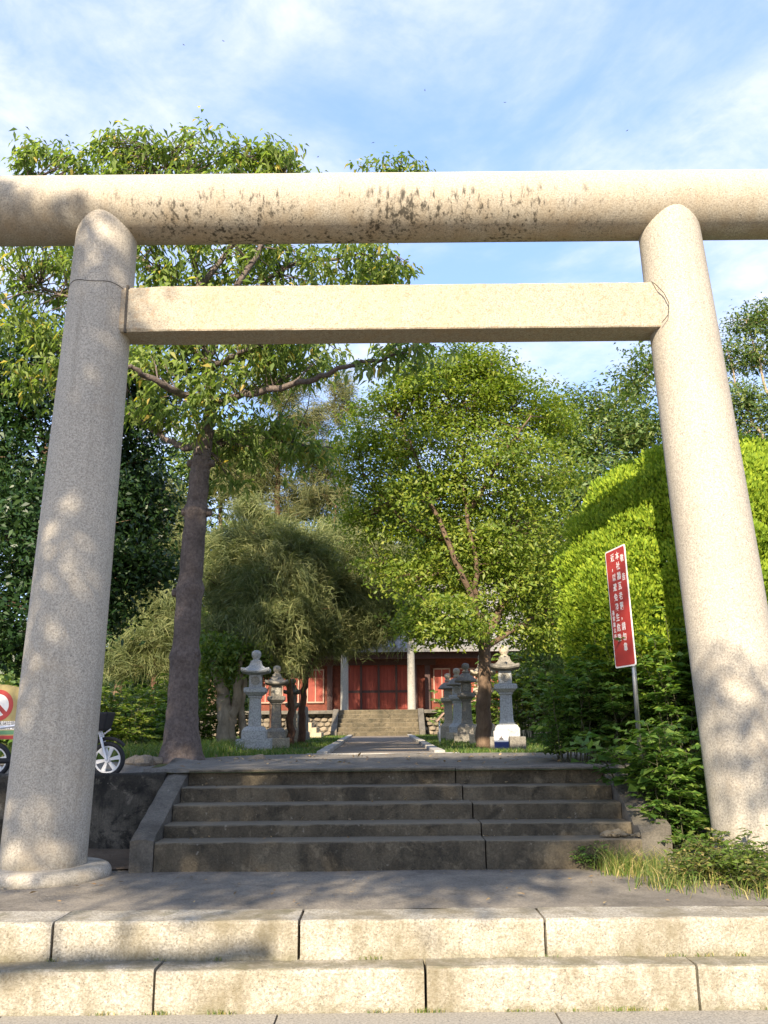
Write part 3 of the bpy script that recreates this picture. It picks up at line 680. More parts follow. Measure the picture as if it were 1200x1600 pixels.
    for i in range(5):
        m = MB(); m.box((0.16*(-i), 0, (i+1)*0.165/2*1.0), (0.17, 1.2, (i+1)*0.165)); m.build('stone', M['sandstone'], mb, bevel=0.01)
shrine()

# low beige wall right of the lanterns
def low_wall():
    a = P(800, 1085, 27); root = empty('low_stone_wall', (a.x, 27, Z2)); tag(root, 'low beige stone wall behind the broad pale lantern', 'wall')
    for r in range(4):
        for k in range(11):
            m = rough_block(k*0.6+(0.3 if r % 2 else 0)+0.006, (k+1)*0.6+(0.3 if r % 2 else 0)-0.006, 0, 0.35, r*0.28+0.003 if r else -0.02, (r+1)*0.28-0.004, 0.008, 0.015, 0.2, r*20+k)
            m.build('stone', M['sandstone'], root)
low_wall()

# ------------------------------------------------------------------ vegetation builders
UP = np.array([0, 0, 1.0])
def blob_points(blobs, inner=0.30, power=0.55):
    """cluster points inside ellipsoids, denser towards their surface"""
    out = []
    for c, r, n in blobs:
        d = rdir(n); u = inner + (1-inner)*rng.random((n, 1))**power
        out.append(np.array(c)[None] + d*u*np.array(r)[None])
    return np.concatenate(out)
def lv_broad(K, k, spread, size, wr, mat, parent, name='crown', upb=0.5, droop=0.2, outward=None):
    n = len(K)*k; C = np.repeat(K, k, 0) + rng.normal(size=(n, 3))*np.array(spread)[None]
    D = rdir(n); D[:, 2] = D[:, 2]*0.6 - 0.15
    if outward is not None:
        o = unit(C - np.array(outward)[None]); D = D + o*0.5
    oc = unit((C - K.mean(0)[None])*np.array([1, 1, 0.8])); N = rdir(n)*0.75 + UP*upb*0.7 + oc*0.8; s = size*rng.uniform(0.6, 1.3, n)
    return leaves(name, C, D, N, s, s*wr, mat, parent, droop)
def lv_whorl(K, k, size, wr, mat, parent, name='crown', hang=0.55, rad=0.03):
    n = len(K)*k; a = rng.random(n)*2*math.pi; tl = np.repeat(rng.normal(size=(len(K), 3))*0.25, k, 0)
    D = np.stack([np.cos(a), np.sin(a), -hang + rng.normal(size=n)*0.45], 1) + tl
    C = np.repeat(K, k, 0) + D*rad + rng.normal(size=(n, 3))*0.045
    oc = unit(C - K.mean(0)[None]); N = UP[None]*0.6 + np.stack([np.cos(a), np.sin(a), a*0], 1)*0.7 + oc*0.5 + rng.normal(size=(n, 3))*0.3; s = size*rng.uniform(0.6, 1.25, n)
    return leaves(name, C, D, N, s, s*wr, mat, parent, 0.35, 0.15)
def lv_strand(K, k, length, width, mat, parent, name='crown', out_c=None, spread=0.12, side=0.5):
    n = len(K)*k; C = np.repeat(K, k, 0) + rng.normal(size=(n, 3))*spread
    base = np.repeat(rng.normal(size=(len(K), 3))*0.5, k, 0)
    D = base*side + rng.normal(size=(n, 3))*0.34
    if out_c is not None: D[:, :2] += unit((C-np.array(out_c)[None]))[:, :2]*0.35
    D[:, 2] += 0.02; D = unit(D); L = length*rng.uniform(0.5, 1.3, n)[:, None]
    S = unit(np.cross(D, rdir(n)))*width
    mid = C + D*L*0.5; tip = mid + unit(D + np.array([0, 0, -0.5]))*L*0.5
    V = np.stack([C - S*0.5, C + S*0.5, mid + S*0.5, tip, mid - S*0.5], 1)
    return np_mesh(name, V, [(0, 1, 2, 4), (4, 2, 3)], mat, parent)
def curve(pts, n=8, wob=0.0, seed=0):
    """Catmull-Rom through the points, with a little wander"""
    r = random.Random(seed); pts = [Vector(p) for p in pts]; q = [pts[0]*2-pts[1]] + pts + [pts[-1]*2-pts[-2]]; out = []
    for i in range(1, len(q)-2):
        for k in range(n):
            t = k/n; a, b, c, d = q[i-1], q[i], q[i+1], q[i+2]
            v = 0.5*((2*b) + (c-a)*t + (2*a-5*b+4*c-d)*t*t + (3*b-a-3*c+d)*t**3)
            out.append(v + Vector((r.uniform(-wob, wob), r.uniform(-wob, wob), r.uniform(-wob, wob)))*(0 if not out else 1))
    out.append(pts[-1]); return out
def taper(r0, r1, n): return [r0 + (r1-r0)*(i/(n-1))**0.8 for i in range(n)]
def limb(mb, pts, r0, r1, wob=0.02, seed=0, n=7, sides=8):
    c = curve(pts, n, wob, seed); mb.tube(c, taper(r0, r1, len(c)), sides); return c
def twigs(mb, skel, K, frac, r0=0.016, r1=0.004, sag=0.1):
    S = np.array([tuple(v) for v in skel])
    for i in range(len(K)):
        if random.random() > frac: continue
        p = K[i]; d = np.linalg.norm(S-p, axis=1) + np.maximum(0, S[:, 2]-p[2])*0.8; j = int(np.argmin(d)); a = Vector(S[j]); b = Vector(p)
        L = (b-a).length
        if L < 0.05 or L > 3.5: continue
        mid = (a+b)/2 + Vector((random.uniform(-.1, .1), random.uniform(-.1, .1), sag*random.uniform(-0.3, 1)))*L*0.6
        mb.tube([a, mid, b], [r0+L*0.004, (r0+r1)/2+L*0.002, r1], 4, cap=False)
def plant(name, label, cat, base, group=None):
    root = empty(name, base); tag(root, label, cat, group); return root, Matrix.Translation(-Vector(base))
def fin(objs, inv):
    for o in objs: o.matrix_parent_inverse = inv
def sp(v): return (v.x, v.y, v.z)

# ------------------------------------------------------------------ tall tree with bare ringed trunk, left of the stairs
def tall_tree():
    Y = 10.75; b = G(283, 1192, Z2); b = Vector((P(283, 1192, Y).x, Y, Z2-0.05))
    root, inv = plant('tall_tree', 'tall tree with a bare ringed grey trunk and drooping leaf clusters beside the stairs', 'tree', b)
    mb = MB()
    tp = [b, P(287, 1060, Y), P(300, 880, Y), P(312, 740, Y), P(319, 690, Y)]
    c = curve(tp, 22, 0.006, 1); m = len(c); rad = [0]*m
    for i in range(m):
        t = i/(m-1); rad[i] = 0.205*(1-t)**1.2*0.32 + 0.135 + 0.12*math.exp(-t*20)
        for k in (0.30, 0.44, 0.63, 0.80): rad[i] += 0.03*math.exp(-((t-k)/0.013)**2) - 0.008*math.exp(-((t-k-0.03)/0.02)**2)
        rad[i] *= 1 - 0.22*t
    mb.tube(c, rad, 22); skel = list(c[-4:])
    for (zt, ang) in ((0.30, 2.2), (0.31, 0.7), (0.44, 2.9), (0.63, 0.1), (0.63, 2.6), (0.80, 2.7), (0.80, 0.3)):   # branch scars
        p = c[int(zt*(m-1))]; q = rad[int(zt*(m-1))]; d = Vector((math.cos(ang), -math.sin(ang)*0.6, 0))
        mb.tube([p + d*q*0.7, p + d*(q+0.03), p + d*(q+0.045)], [0.06, 0.05, 0.03], 8)
    top = P(319, 690, Y)
    L = [([top, P(326, 655, Y), P(328, 618, Y), P(322, 560, Y), P(310, 450, Y+.2), P(280, 330, Y+.3), P(250, 235, Y+.4)], 0.10, 0.02),
         ([P(328, 632, Y), P(400, 612, Y-.6), P(470, 598, Y-1.1), P(540, 573, Y-1.4), P(600, 560, Y-1.5), P(650, 545, Y-1.4)], 0.055, 0.012),
         ([P(326, 630, Y), P(280, 612, Y-.7), P(230, 590, Y-1.1), P(190, 570, Y-1.3), P(100, 560, Y-1.4)], 0.06, 0.015),
         ([top, P(290, 700, Y+.4), P(250, 680, Y+.8), P(190, 640, Y+1.2), P(110, 560, Y+1.4)], 0.065, 0.015),
         ([top, P(340, 690, Y+.3), P(390, 670, Y+.7), P(450, 690, Y+.9), P(520, 700, Y+1)], 0.05, 0.012),
         ([P(322, 560, Y), P(380, 480, Y+.5), P(440, 420, Y+.9), P(540, 400, Y+1.1), P(620, 400, Y+1.2)], 0.06, 0.012),
         ([P(318, 520, Y), P(400, 400, Y), P(440, 320, Y+.2), P(450, 250, Y+.3)], 0.055, 0.012),
         ([P(315, 490, Y), P(240, 420, Y+.4), P(170, 380, Y+.8), P(70, 340, Y+1), P(40, 240, Y+1)], 0.055, 0.012),
         ([P(320, 560, Y), P(220, 500, Y+.3), P(120, 470, Y+.6), P(40, 440, Y+.7)], 0.05, 0.012),
         ([P(310, 450, Y+.2), P(420, 330, Y+1.2), P(560, 300, Y+1.6), P(640, 280, Y+1.7)], 0.045, 0.01),
         ([P(322, 580, Y), P(360, 560, Y-.6), P(430, 520, Y-1.1), P(520, 470, Y-1.3)], 0.045, 0.01)]
    for i, (pts, r0, r1) in enumerate(L): skel += limb(mb, pts, r0, r1, 0.025, i, 7, 9)
    bl = []
    def B(px, py, dy, rx, rz, n, ry=None): bl.append((sp(P(px, py, Y+dy)), (rx*pm(Y), (ry or rx)*pm(Y), rz*pm(Y)), n))
    B(240, 250, .4, 75, 48, 120); B(180, 240, .5, 40, 42, 60); B(320, 240, .3, 60, 40, 80); B(435, 250, .3, 45, 44, 85); B(380, 235, .3, 32, 28, 40); B(55, 245, 1, 55, 32, 60); B(120, 262, .8, 36, 18, 32)
    B(480, 275, .9, 40, 14, 20); B(610, 268, 1.6, 50, 26, 46); B(655, 268, 1.6, 22, 10, 12)
    B(80, 420, .8, 110, 70, 190); B(40, 500, .7, 70, 55, 110); B(150, 350, .8, 120, 60, 130); B(300, 400, .2, 120, 60, 190); B(430, 420, .8, 110, 60, 180); B(560, 410, 1.1, 85, 48, 130); B(610, 425, 1.2, 45, 32, 50)
    B(350, 330, .5, 150, 60, 110); B(300, 500, -.2, 100, 55, 120); B(430, 520, -.9, 90, 60, 120); B(480, 560, -.2, 55, 45, 65)
    B(260, 565, -.3, 75, 48, 110); B(385, 570, -.5, 75, 45, 95); B(640, 545, -1.4, 65, 22, 46); B(580, 572, -1.4, 24, 14, 10); B(310, 640, -.3, 62, 34, 60); B(370, 690, .4, 70, 42, 95); B(470, 700, .9, 55, 32, 55); B(430, 660, .6, 50, 30, 36); B(240, 640, .6, 50, 40, 45); B(190, 560, .2, 50, 40, 40)
    B(120, 560, .6, 70, 50, 70); B(60, 600, .8, 60, 40, 40); B(370, 745, .3, 36, 14, 14)
    bl = [(c_, r_, int(n_*0.40)+1) for c_, r_, n_ in bl]; K = blob_points(bl, 0.25, 0.6); twigs(mb, skel, K, 0.9, 0.008, 0.004)
    t = mb.build('trunk', M['bark_grey'], root, smooth=True)
    K2 = np.repeat(K, 3, 0) + rng.normal(size=(len(K)*3, 3))*np.array([0.10, 0.10, 0.07])
    fin([t, lv_whorl(K2, 7, 0.118, 0.38, M['leaf_big'], root)], inv)
tall_tree()

# ------------------------------------------------------------------ other trees
def bushy_tree(name, label, base, trunk, limbs, blobs, lk, spread, size, wr, leaf, bark_, group=None, tw=0.25, r0=0.12, r1=0.06, inner=0.3, upb=0.5):
    root, inv = plant(name, label, 'tree', base, group); mb = MB(); skel = limb(mb, trunk, r0, r1, 0.02, 3, 8, 12)
    for i, (pts, a, b) in enumerate(limbs): skel += limb(mb, pts, a, b, 0.03, i, 6, 8)
    for c, r, n in blobs:
        s = min(skel[len(skel)//4:], key=lambda v: (v-Vector(c)).length); pts = [s, (s+Vector(c))/2 + Vector((random.uniform(-.2, .2), random.uniform(-.2, .2), -0.1)), Vector(c)]
        if (s-Vector(c)).length > 0.3: skel += limb(mb, pts, r1*0.45, 0.012, 0.03, 5, 5, 6)
    K = blob_points(blobs, inner); twigs(mb, skel, K, tw, 0.008, 0.003)
    fin([mb.build('trunk', bark_, root, smooth=True), lv_broad(K, lk, spread, size, wr, leaf, root, upb=upb)], inv); return root
def blobs_px(Y, lst):
    return [(sp(P(px, py, Y+dy)), (rx*pm(Y), (rx*0.9)*pm(Y), rz*pm(Y)), n) for (px, py, dy, rx, rz, n) in lst]

def dark_tree():
    Y = 13.2; b = P(60, 1180, Y); b.z = Z2
    bl = blobs_px(Y, [(20, 590, 0, 95, 80, 120), (120, 560, .3, 60, 60, 60), (-60, 640, .4, 120, 130, 120), (60, 700, 0, 120, 100, 170), (190, 690, .5, 75, 80, 130), (215, 790, .3, 65, 60, 110), (110, 820, -.3, 130, 100, 190), (-20, 860, 0, 120, 110, 150), (160, 900, .2, 95, 70, 130), (60, 960, -.2, 95, 60, 110), (225, 880, .4, 55, 38, 50), (240, 620, .7, 35, 40, 30), (20, 1010, 0, 60, 40, 50), (-80, 980, .3, 90, 100, 90), (200, 590, .6, 50, 40, 50), (150, 970, .3, 50, 30, 30)])
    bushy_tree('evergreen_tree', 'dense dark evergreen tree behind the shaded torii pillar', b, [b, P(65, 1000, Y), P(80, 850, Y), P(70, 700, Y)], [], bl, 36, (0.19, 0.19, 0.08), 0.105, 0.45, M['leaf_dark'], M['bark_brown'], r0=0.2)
dark_tree()

def central_tree():
    Y = 15.9; b = P(757, 1172, Y); b.z = Z2
    bp = lambda x, y, dy=0: P(x, y, Y+dy)
    limbs = [([bp(757, 1000), bp(735, 930, -.3), bp(700, 850, -.55), bp(668, 770, -.5), bp(640, 690, -.3), bp(600, 620, 0)], 0.07, 0.02),
             ([bp(745, 960), bp(742, 870, -.4), bp(728, 790, -.5), bp(722, 700, -.3), bp(700, 620, 0)], 0.055, 0.02),
             ([bp(757, 1000), bp(790, 930, .4), bp(800, 840, .7), bp(800, 740, .9), bp(790, 640, 1)], 0.09, 0.02),
             ([bp(760, 990), bp(730, 985, -.5), bp(690, 960, -.8), bp(650, 930, -1)], 0.05, 0.012),
             ([bp(762, 1010), bp(800, 985, .2), bp(840, 960, .5), bp(870, 935, .8)], 0.06, 0.015),
             ([bp(700, 850, .3), bp(640, 820, 0), bp(590, 770, -.2), bp(560, 720, -.3)], 0.05, 0.012),
             ([bp(735, 800, -.4), bp(780, 720, -.7), bp(830, 650, -.8)], 0.05, 0.012)]
    bl = blobs_px(Y, [(700, 620, 0, 110, 62, 230), (760, 590, .3, 60, 40, 80), (620, 660, .2, 80, 60, 140), (575, 720, -.1, 55, 62, 110), (800, 640, .4, 80, 55, 120), (860, 650, .9, 50, 40, 60), (690, 710, -.1, 110, 60, 150), (640, 790, -.2, 90, 55, 110), (580, 810, .1, 45, 42, 55), (770, 730, -.4, 90, 70, 150), (840, 740, .5, 70, 70, 110), (720, 810, .2, 70, 50, 70), (800, 830, 0, 85, 65, 120), (860, 840, .8, 50, 70, 80), (690, 890, .5, 70, 50, 90), (640, 900, .2, 50, 40, 50), (760, 860, -.2, 60, 40, 60), (780, 910, .2, 90, 45, 110), (850, 930, .8, 50, 40, 60), (690, 960, -.8, 55, 32, 80), (650, 980, -.9, 32, 26, 36), (720, 985, -.5, 45, 24, 46), (810, 970, .6, 60, 40, 60), (850, 990, .9, 40, 30, 40), (600, 880, .4, 36, 30, 30), (730, 570, .1, 70, 26, 60), (660, 600, .1, 50, 36, 60)])
    bushy_tree('spreading_tree', 'broad bright green tree with fanning limbs beside the broad pale lantern', b, [b, bp(756, 1100), bp(757, 1040), bp(752, 960)], limbs, bl, 34, (0.19, 0.19, 0.065), 0.084, 0.5, M['leaf_mid'], M['bark_brown'], r0=0.15, r1=0.10, tw=0.4, upb=0.9, inner=0.4)
central_tree()

def side_tree():
    Y = 21.5; b = P(905, 1120, Y); b.z = Z2
    bl = blobs_px(Y, [(930, 680, 0, 80, 50, 110), (900, 770, 0, 85, 70, 130), (980, 660, .5, 60, 50, 80), (950, 770, -.2, 80, 60, 120), (1010, 700, .8, 60, 60, 80), (880, 870, 0, 80, 60, 110), (960, 860, 0, 80, 70, 110), (900, 950, .2, 75, 55, 90), (990, 600, 1, 36, 40, 36), (1010, 560, 1, 30, 30, 24), (830, 900, .4, 50, 50, 60), (860, 1010, .3, 50, 40, 50), (910, 640, .3, 50, 30, 40), (880, 690, .2, 40, 30, 36), (1010, 800, .5, 60, 90, 80)])
    bushy_tree('evergreen_tree', 'dark olive tree rising behind the clipped juniper', b, [b, P(905, 1000, Y), P(915, 850, Y), P(930, 720, Y)], [], bl, 32, (0.22, 0.22, 0.15), 0.13, 0.45, M['leaf_olive'], M['bark_brown'], r0=0.2)
    Y = 17.5; b = P(1230, 1120, Y); b.z = Z2
    bp = lambda x, y, dy=0: P(x, y, Y+dy)
    limbs = [([bp(1225, 760), bp(1195, 690), bp(1170, 650), bp(1150, 600), bp(1135, 540)], 0.06, 0.012), ([bp(1225, 720), bp(1200, 620), bp(1185, 560), bp(1165, 500)], 0.05, 0.012), ([bp(1228, 800), bp(1180, 740), bp(1140, 700)], 0.04, 0.01), ([bp(1225, 740), bp(1250, 600), bp(1240, 500)], 0.05, 0.012)]
    bl = blobs_px(Y, [(1160, 510, 0, 26, 20, 26), (1185, 490, .2, 24, 22, 24), (1150, 560, .1, 34, 28, 40), (1195, 560, .2, 38, 32, 46), (1145, 620, 0, 32, 28, 40), (1190, 640, 0, 40, 36, 55), (1150, 680, .3, 40, 30, 45), (1200, 710, .3, 50, 40, 55), (1120, 660, .4, 26, 26, 26), (1240, 520, 0, 50, 50, 60), (1260, 620, 0, 60, 60, 70), (1100, 720, .5, 50, 36, 40), (1260, 720, 0, 60, 60, 60)])
    bushy_tree('open_tree', 'open olive tree with pale bare branches beyond the sunlit pillar', b, [b, bp(1230, 950), bp(1228, 800), bp(1225, 700)], limbs, bl, 30, (0.15, 0.15, 0.10), 0.10, 0.38, M['leaf_olive'], M['bark_pale'], r0=0.16, tw=0.5)
side_tree()

def casuarina(name, label, Y, base_px, trunk_px, blobs, mat, k, length, width, seed, twist=None, bark_='bark_red', r0=0.09, side=0.5):
    b = P(base_px[0], base_px[1], Y); b.z = Z2 - 0.02; root, inv = plant(name, label, 'tree', b); mb = MB()
    skel = limb(mb, [b] + [P(x, y, Y+d) for x, y, d in trunk_px], r0, 0.02, 0.03, seed, 8, 10)
    bl = blobs_px(Y, blobs)
    for c, r, n in bl:
        s = min(skel[4:], key=lambda v: (v-Vector(c)).length + max(0, v.z-c[2])); skel += limb(mb, [s, (s+Vector(c))/2 + Vector((0, 0, 0.15)), Vector(c) + Vector((0, 0, 0.1))], 0.03, 0.008, 0.03, seed+1, 5, 6)
    bl = [(c, r, int(n*1.5)) for c, r, n in bl]; K = blob_points(bl, 0.1, 0.7); K = K + rng.normal(size=K.shape)*np.array([0.24, 0.2, 0.14])*(rng.random((len(K), 1)) < 0.55); twigs(mb, skel, K, 0.5, 0.009, 0.003, 0.3)
    cc = sp(P(blobs[0][0], blobs[0][1], Y))
    fin([mb.build('trunk', M[bark_], root, smooth=True), lv_strand(K, k, length, width, mat, root, out_c=cc, spread=0.10, side=side)], inv)
casuarina('weeping_casuarina', 'pale green weeping casuarina behind the clean grey granite lantern', 19.2, (455, 1160), [(452, 1080, 0), (440, 1000, 0), (425, 900, .1), (410, 820, .1)],
          [(415, 850, 0, 55, 45, 110), (385, 900, .2, 48, 55, 120), (440, 900, -.3, 60, 48, 120), (370, 980, .3, 45, 55, 110), (420, 970, -.5, 60, 50, 130), (350, 1020, .4, 36, 45, 70), (400, 1030, 0, 50, 34, 70), (480, 860, 0, 50, 40, 80), (460, 950, -.4, 50, 45, 90), (440, 1020, -.4, 40, 30, 50), (345, 860, .5, 26, 40, 40), (350, 930, .4, 32, 40, 50), (395, 800, .3, 30, 24, 30), (330, 1000, .5, 24, 30, 30)], M['needle'], 46, 0.29, 0.012, 4, side=1.0)
casuarina('weeping_casuarina', 'golden-green weeping casuarina overhanging the shrine hall roof', 20.6, (470, 1150), [(475, 1080, 0), (490, 1010, 0), (505, 930, .1), (520, 850, .1), (525, 790, .1)],
          [(520, 860, 0, 60, 40, 110), (560, 900, .1, 60, 40, 110), (500, 920, -.2, 60, 45, 110), (600, 935, .2, 48, 36, 80), (560, 970, 0, 60, 36, 90), (520, 985, -.2, 50, 32, 80), (615, 965, .3, 30, 26, 36), (480, 1000, 0, 40, 36, 60), (590, 985, .2, 32, 20, 26), (545, 1005, .1, 40, 16, 26), (625, 900, .3, 26, 24, 24), (560, 830, .3, 40, 26, 36), (600, 870, .4, 36, 26, 30), (635, 940, .4, 20, 30, 20)], M['needle'], 46, 0.29, 0.012, 9, side=1.0)
casuarina('casuarina', 'tall brownish casuarina standing behind the weeping ones', 27.5, (430, 1130), [(430, 1000, 0), (432, 850, 0), (435, 720, 0), (440, 600, 0), (445, 560, 0)],
          [(440, 610, 0, 50, 30, 60), (470, 660, .2, 55, 35, 70), (430, 700, -.2, 70, 40, 90), (500, 720, .3, 50, 40, 70), (390, 760, .2, 60, 40, 80), (480, 780, .1, 70, 36, 90), (530, 640, .3, 36, 30, 36), (530, 770, .4, 36, 36, 40), (360, 720, .3, 36, 40, 46), (420, 830, 0, 60, 30, 60), (520, 600, .3, 30, 20, 16)], M['needle_brown'], 34, 0.42, 0.014, 14, r0=0.2, side=1.0)
casuarina('casuarina', 'light feathery casuarina standing behind the bare ringed trunk', 23.0, (235, 1150), [(240, 1080, 0), (245, 980, 0), (250, 880, 0), (255, 800, 0)],
          [(250, 860, 0, 36, 45, 60), (230, 930, .2, 45, 45, 80), (270, 960, -.2, 40, 50, 70), (215, 1010, 0, 45, 35, 70), (260, 1030, 0, 45, 30, 60), (190, 1040, .2, 36, 22, 36), (290, 830, .2, 30, 50, 45), (250, 780, .2, 40, 30, 40)], M['needle'], 40, 0.32, 0.012, 21, side=1.0)

# background trees beyond the shrine
far = [(330, 36, 640, 150, 'leaf_olive', 'dusky olive tree far behind the bare ringed trunk'), (180, 40, 720, 150, 'leaf_dark', 'dark round tree far behind the shaded torii pillar'),
       (560, 48, 720, 130, 'leaf_olive', 'grey-green tree behind the shrine roof'), (680, 52, 700, 130, 'leaf_dark', 'dark tree behind the shrine, below the spreading tree'),
       (800, 44, 780, 140, 'leaf_olive', 'olive tree far behind the blackened lantern'), (1050, 40, 760, 150, 'leaf_dark', 'dark tree far behind the red sign'), (-120, 36, 640, 200, 'leaf_olive', 'olive tree far beyond the parking strip'), (1320, 38, 700, 200, 'leaf_olive', 'olive tree far beyond the sunlit pillar')]
for px, Y, ptop, rp, lm, lab in far:
    b = P(px, 1100, Y); b.z = Z2; tz_ = P(px, ptop, Y).z; h = tz_-Z2; r = rp*pm(Y)
    bl = []
    for q in range(14):
        a = random.random()*6.28; u = random.uniform(0.2, 0.8); z = Z2 + h*random.uniform(0.28, 0.9); rr = r*random.uniform(0.35, 0.5)
        bl.append(((b.x + r*u*math.cos(a)*0.8, b.y + r*u*math.sin(a)*0.5, z), (rr, rr, rr*0.8), 60))
    bushy_tree('background_tree', lab, b, [b, b+Vector((0.2, 0, h*0.4)), b+Vector((0, 0, h*0.85))], [], bl, 20, (0.35, 0.35, 0.25), 0.30, 0.5, M[lm], M['bark_brown'], 'trees beyond the shrine', tw=0.05, r0=0.25)

# wooded hillside behind everything
def hill_z(x, y): return Z2 - 0.3 + 7.0*min(1, max(0, (y-50)/22))**0.8 + 1.2*math.sin(x*0.11+1)*min(1, max(0, (y-52)/10)) + 0.7*math.sin(x*0.31)*min(1, max(0, (y-52)/10))
grid('hill', -90, 90, 48, 110, 60, 20, hill_z, M['lawn'])
def hill_wood():
    n = 5200; x = rng.uniform(-60, 60, n); y = 50 + 24*rng.random(n); z = np.array([hill_z(a, b) for a, b in zip(x, y)]) + rng.random(n)*2.2
    K = np.stack([x, y, z], 1); o = lv_broad(K, 14, (0.6, 0.6, 0.45), 0.5, 0.55, M['leaf_olive'], None, name='hillside_wood'); tag(o, 'dense scrub covering the hillside behind the shrine', 'wood')
hill_wood()

# ------------------------------------------------------------------ clipped juniper dome
def juniper():
    Y = 10.15; c = P(1142, 1180, Y); c = Vector((c.x, Y, Z2)); root, inv = plant('clipped_juniper', 'big dome of clipped lime-green juniper beside the sunlit torii pillar', 'bush', c)
    k_ = pm(Y)*0.885; py = np.array([1180, 1060, 1000, 940, 880, 830, 775, 738, 716, 700, 688.]); pr_ = np.array([205, 242, 258, 262, 248, 225, 186, 138, 98, 55, 5.])*k_
    pz = np.array([P(1142, y, Y).z for y in py]); pz[0] = Z2-0.02
    prof = lambda z: np.interp(z, pz, pr_)
    def shell(n, lo=1.0, hi=1.0):
        z = rng.uniform(Z2+0.02, pz[-1], n*3); r = prof(z); ok = rng.random(n*3)*262*k_ < np.maximum(r, 60*k_); z = z[ok][:n]; n = len(z); a = rng.uniform(-math.pi*1.08, 0.25, n); r = prof(z)*rng.uniform(lo, hi, n)
        r = r*(1+0.03*np.sin(a*5+z*3)+0.02*np.sin(a*11-z*6)); dz = (prof(z+0.05)-prof(z-0.05))/0.1
        return np.stack([c.x+r*np.cos(a), c.y+r*0.70*np.sin(a), z], 1), unit(np.stack([np.cos(a), np.sin(a), -dz], 1))
    # lumps: little upswept fans of sprays packed over each lump
    K, o = shell(780, 0.88, 1.0); n = len(K); k = 330
    rad = np.repeat(rng.uniform(0.13, 0.27, n), k)[:, None]*np.array([1, 1, 1.15]); O = np.repeat(o, k, 0)
    off = unit(rdir(n*k) + O*0.75 + UP*0.35); C = np.repeat(K, k, 0) + off*rad*rng.uniform(0.72, 1.0, (n*k, 1)) - O*0.08
    D = off*0.9 + UP*0.8 + rng.normal(size=off.shape)*0.35; N = off + rng.normal(size=off.shape)*0.45; L = rng.uniform(0.025, 0.06, n*k)
    cr = leaves('crown', C, D, N, L, L*0.5, M['juniper'], root, 0.0, 0.1)
    mb = MB(); H = pz[-1]-Z2; skel = limb(mb, [c, c+Vector((0.05, 0, H*0.4)), c+Vector((0.05, 0, H*0.85))], 0.14, 0.03, 0.02, 2)
    twigs(mb, skel, K[:500], 1.0, 0.012, 0.004)
    Ci, oi = shell(30000, 0.5, 0.93); Li = rng.uniform(0.06, 0.11, len(Ci))
    inner = leaves('inner_foliage', Ci, rdir(len(Ci)), rdir(len(Ci)), Li, Li*0.7, M['juniper'], root, 0.0)
    fin([mb.build('trunk', M['bark_red'], root), cr, inner], inv)
juniper()

# ------------------------------------------------------------------ shrubs
def shrub(name, label, base, stems, size, wr, mat, k=14, group=None, cat='shrub', nodes=9, pinnate=True, seed=0, r=0.006):
    """stems: list of (dx, dy, height, lean) ; leaves in rows along arching side twigs"""
    root, inv = plant(name, label, cat, base, group); mb = MB(); rr = random.Random(seed); C = []; D = []; base = Vector(base)
    for dx, dy, h, lean in stems:
        a = rr.uniform(0, 6.28); p0 = base + Vector((dx, dy, 0)); p2 = p0 + Vector((lean[0], lean[1], h)); p1 = (p0+p2)/2 + Vector((lean[0]*-0.15, lean[1]*-0.15, h*0.12))
        c = limb(mb, [p0, p1, p2], r*1.6, r*0.5, 0.01, rr.randint(0, 999), 6, 5)
        for j in range(nodes):
            t = 0.18 + 0.82*j/(nodes-1); p = c[min(len(c)-1, int(t*(len(c)-1)))]; a += 2.4 + rr.uniform(-.5, .5); L = size*rr.uniform(2.2, 4.2)*(1.15-0.5*t)
            e = p + Vector((math.cos(a)*L, math.sin(a)*L, L*rr.uniform(-0.05, 0.5))); m_ = (p+e)/2 + Vector((0, 0, L*0.12)); mb.tube([p, m_, e], [r*0.5, r*0.4, r*0.25], 4, cap=False)
            for q in range(k):
                u = 0.15 + 0.85*q/k; w = p.lerp(m_, u*2) if u < 0.5 else m_.lerp(e, u*2-1); s = 1 if q % 2 else -1
                d = (e-p).normalized(); side = d.cross(Vector((0, 0, 1))).normalized(); dd = d*0.55 + side*s*0.9 + Vector((0, 0, rr.uniform(-0.35, 0.25)))
                C.append(tuple(w)); D.append(tuple(dd))
    n = len(C); s = size*rng.uniform(0.6, 1.2, n); N = UP[None] + rng.normal(size=(n, 3))*0.35
    fin([mb.build('stems', M['stem'], root), leaves('foliage', np.array(C), np.array(D), N, s, s*wr, mat, root, 0.18, 0.10)], inv)
def stems(n, sx, sy, h0, h1, lean, seed):
    r = random.Random(seed); return [(r.uniform(-sx, sx), r.uniform(-sy, sy), r.uniform(h0, h1), (r.uniform(-lean, lean), r.uniform(-lean, lean*0.5))) for _ in range(n)]
gS = 'leafy shrubs below the clipped juniper'
for i, (px, py, Y, h0, h1, n, sx, mt, lab) in enumerate([
    (940, 1190, 9.6, 0.6, 1.1, 40, 0.42, 'shrub', 'dark leafy shrub spilling over the top step of the concrete stairs'),
    (1010, 1200, 9.7, 0.7, 1.5, 40, 0.45, 'shrub', 'leafy shrub round the foot of the red sign pole'),
    (1085, 1210, 9.2, 0.9, 1.6, 40, 0.32, 'shrub', 'tall leafy shrub between the sign pole and the sunlit torii pillar'),
    (925, 1185, 10.2, 0.4, 0.9, 26, 0.36, 'shrub', 'low dark shrub at the corner of the upper paving')]):
    b = P(px, py, Y); b.z = Z2-0.02; shrub('leafy_shrub', lab, b, stems(n, sx, 0.3, h0, h1, 0.35, i), 0.088, 0.52, M[mt], 14, gS, seed=i, nodes=14, r=0.004)
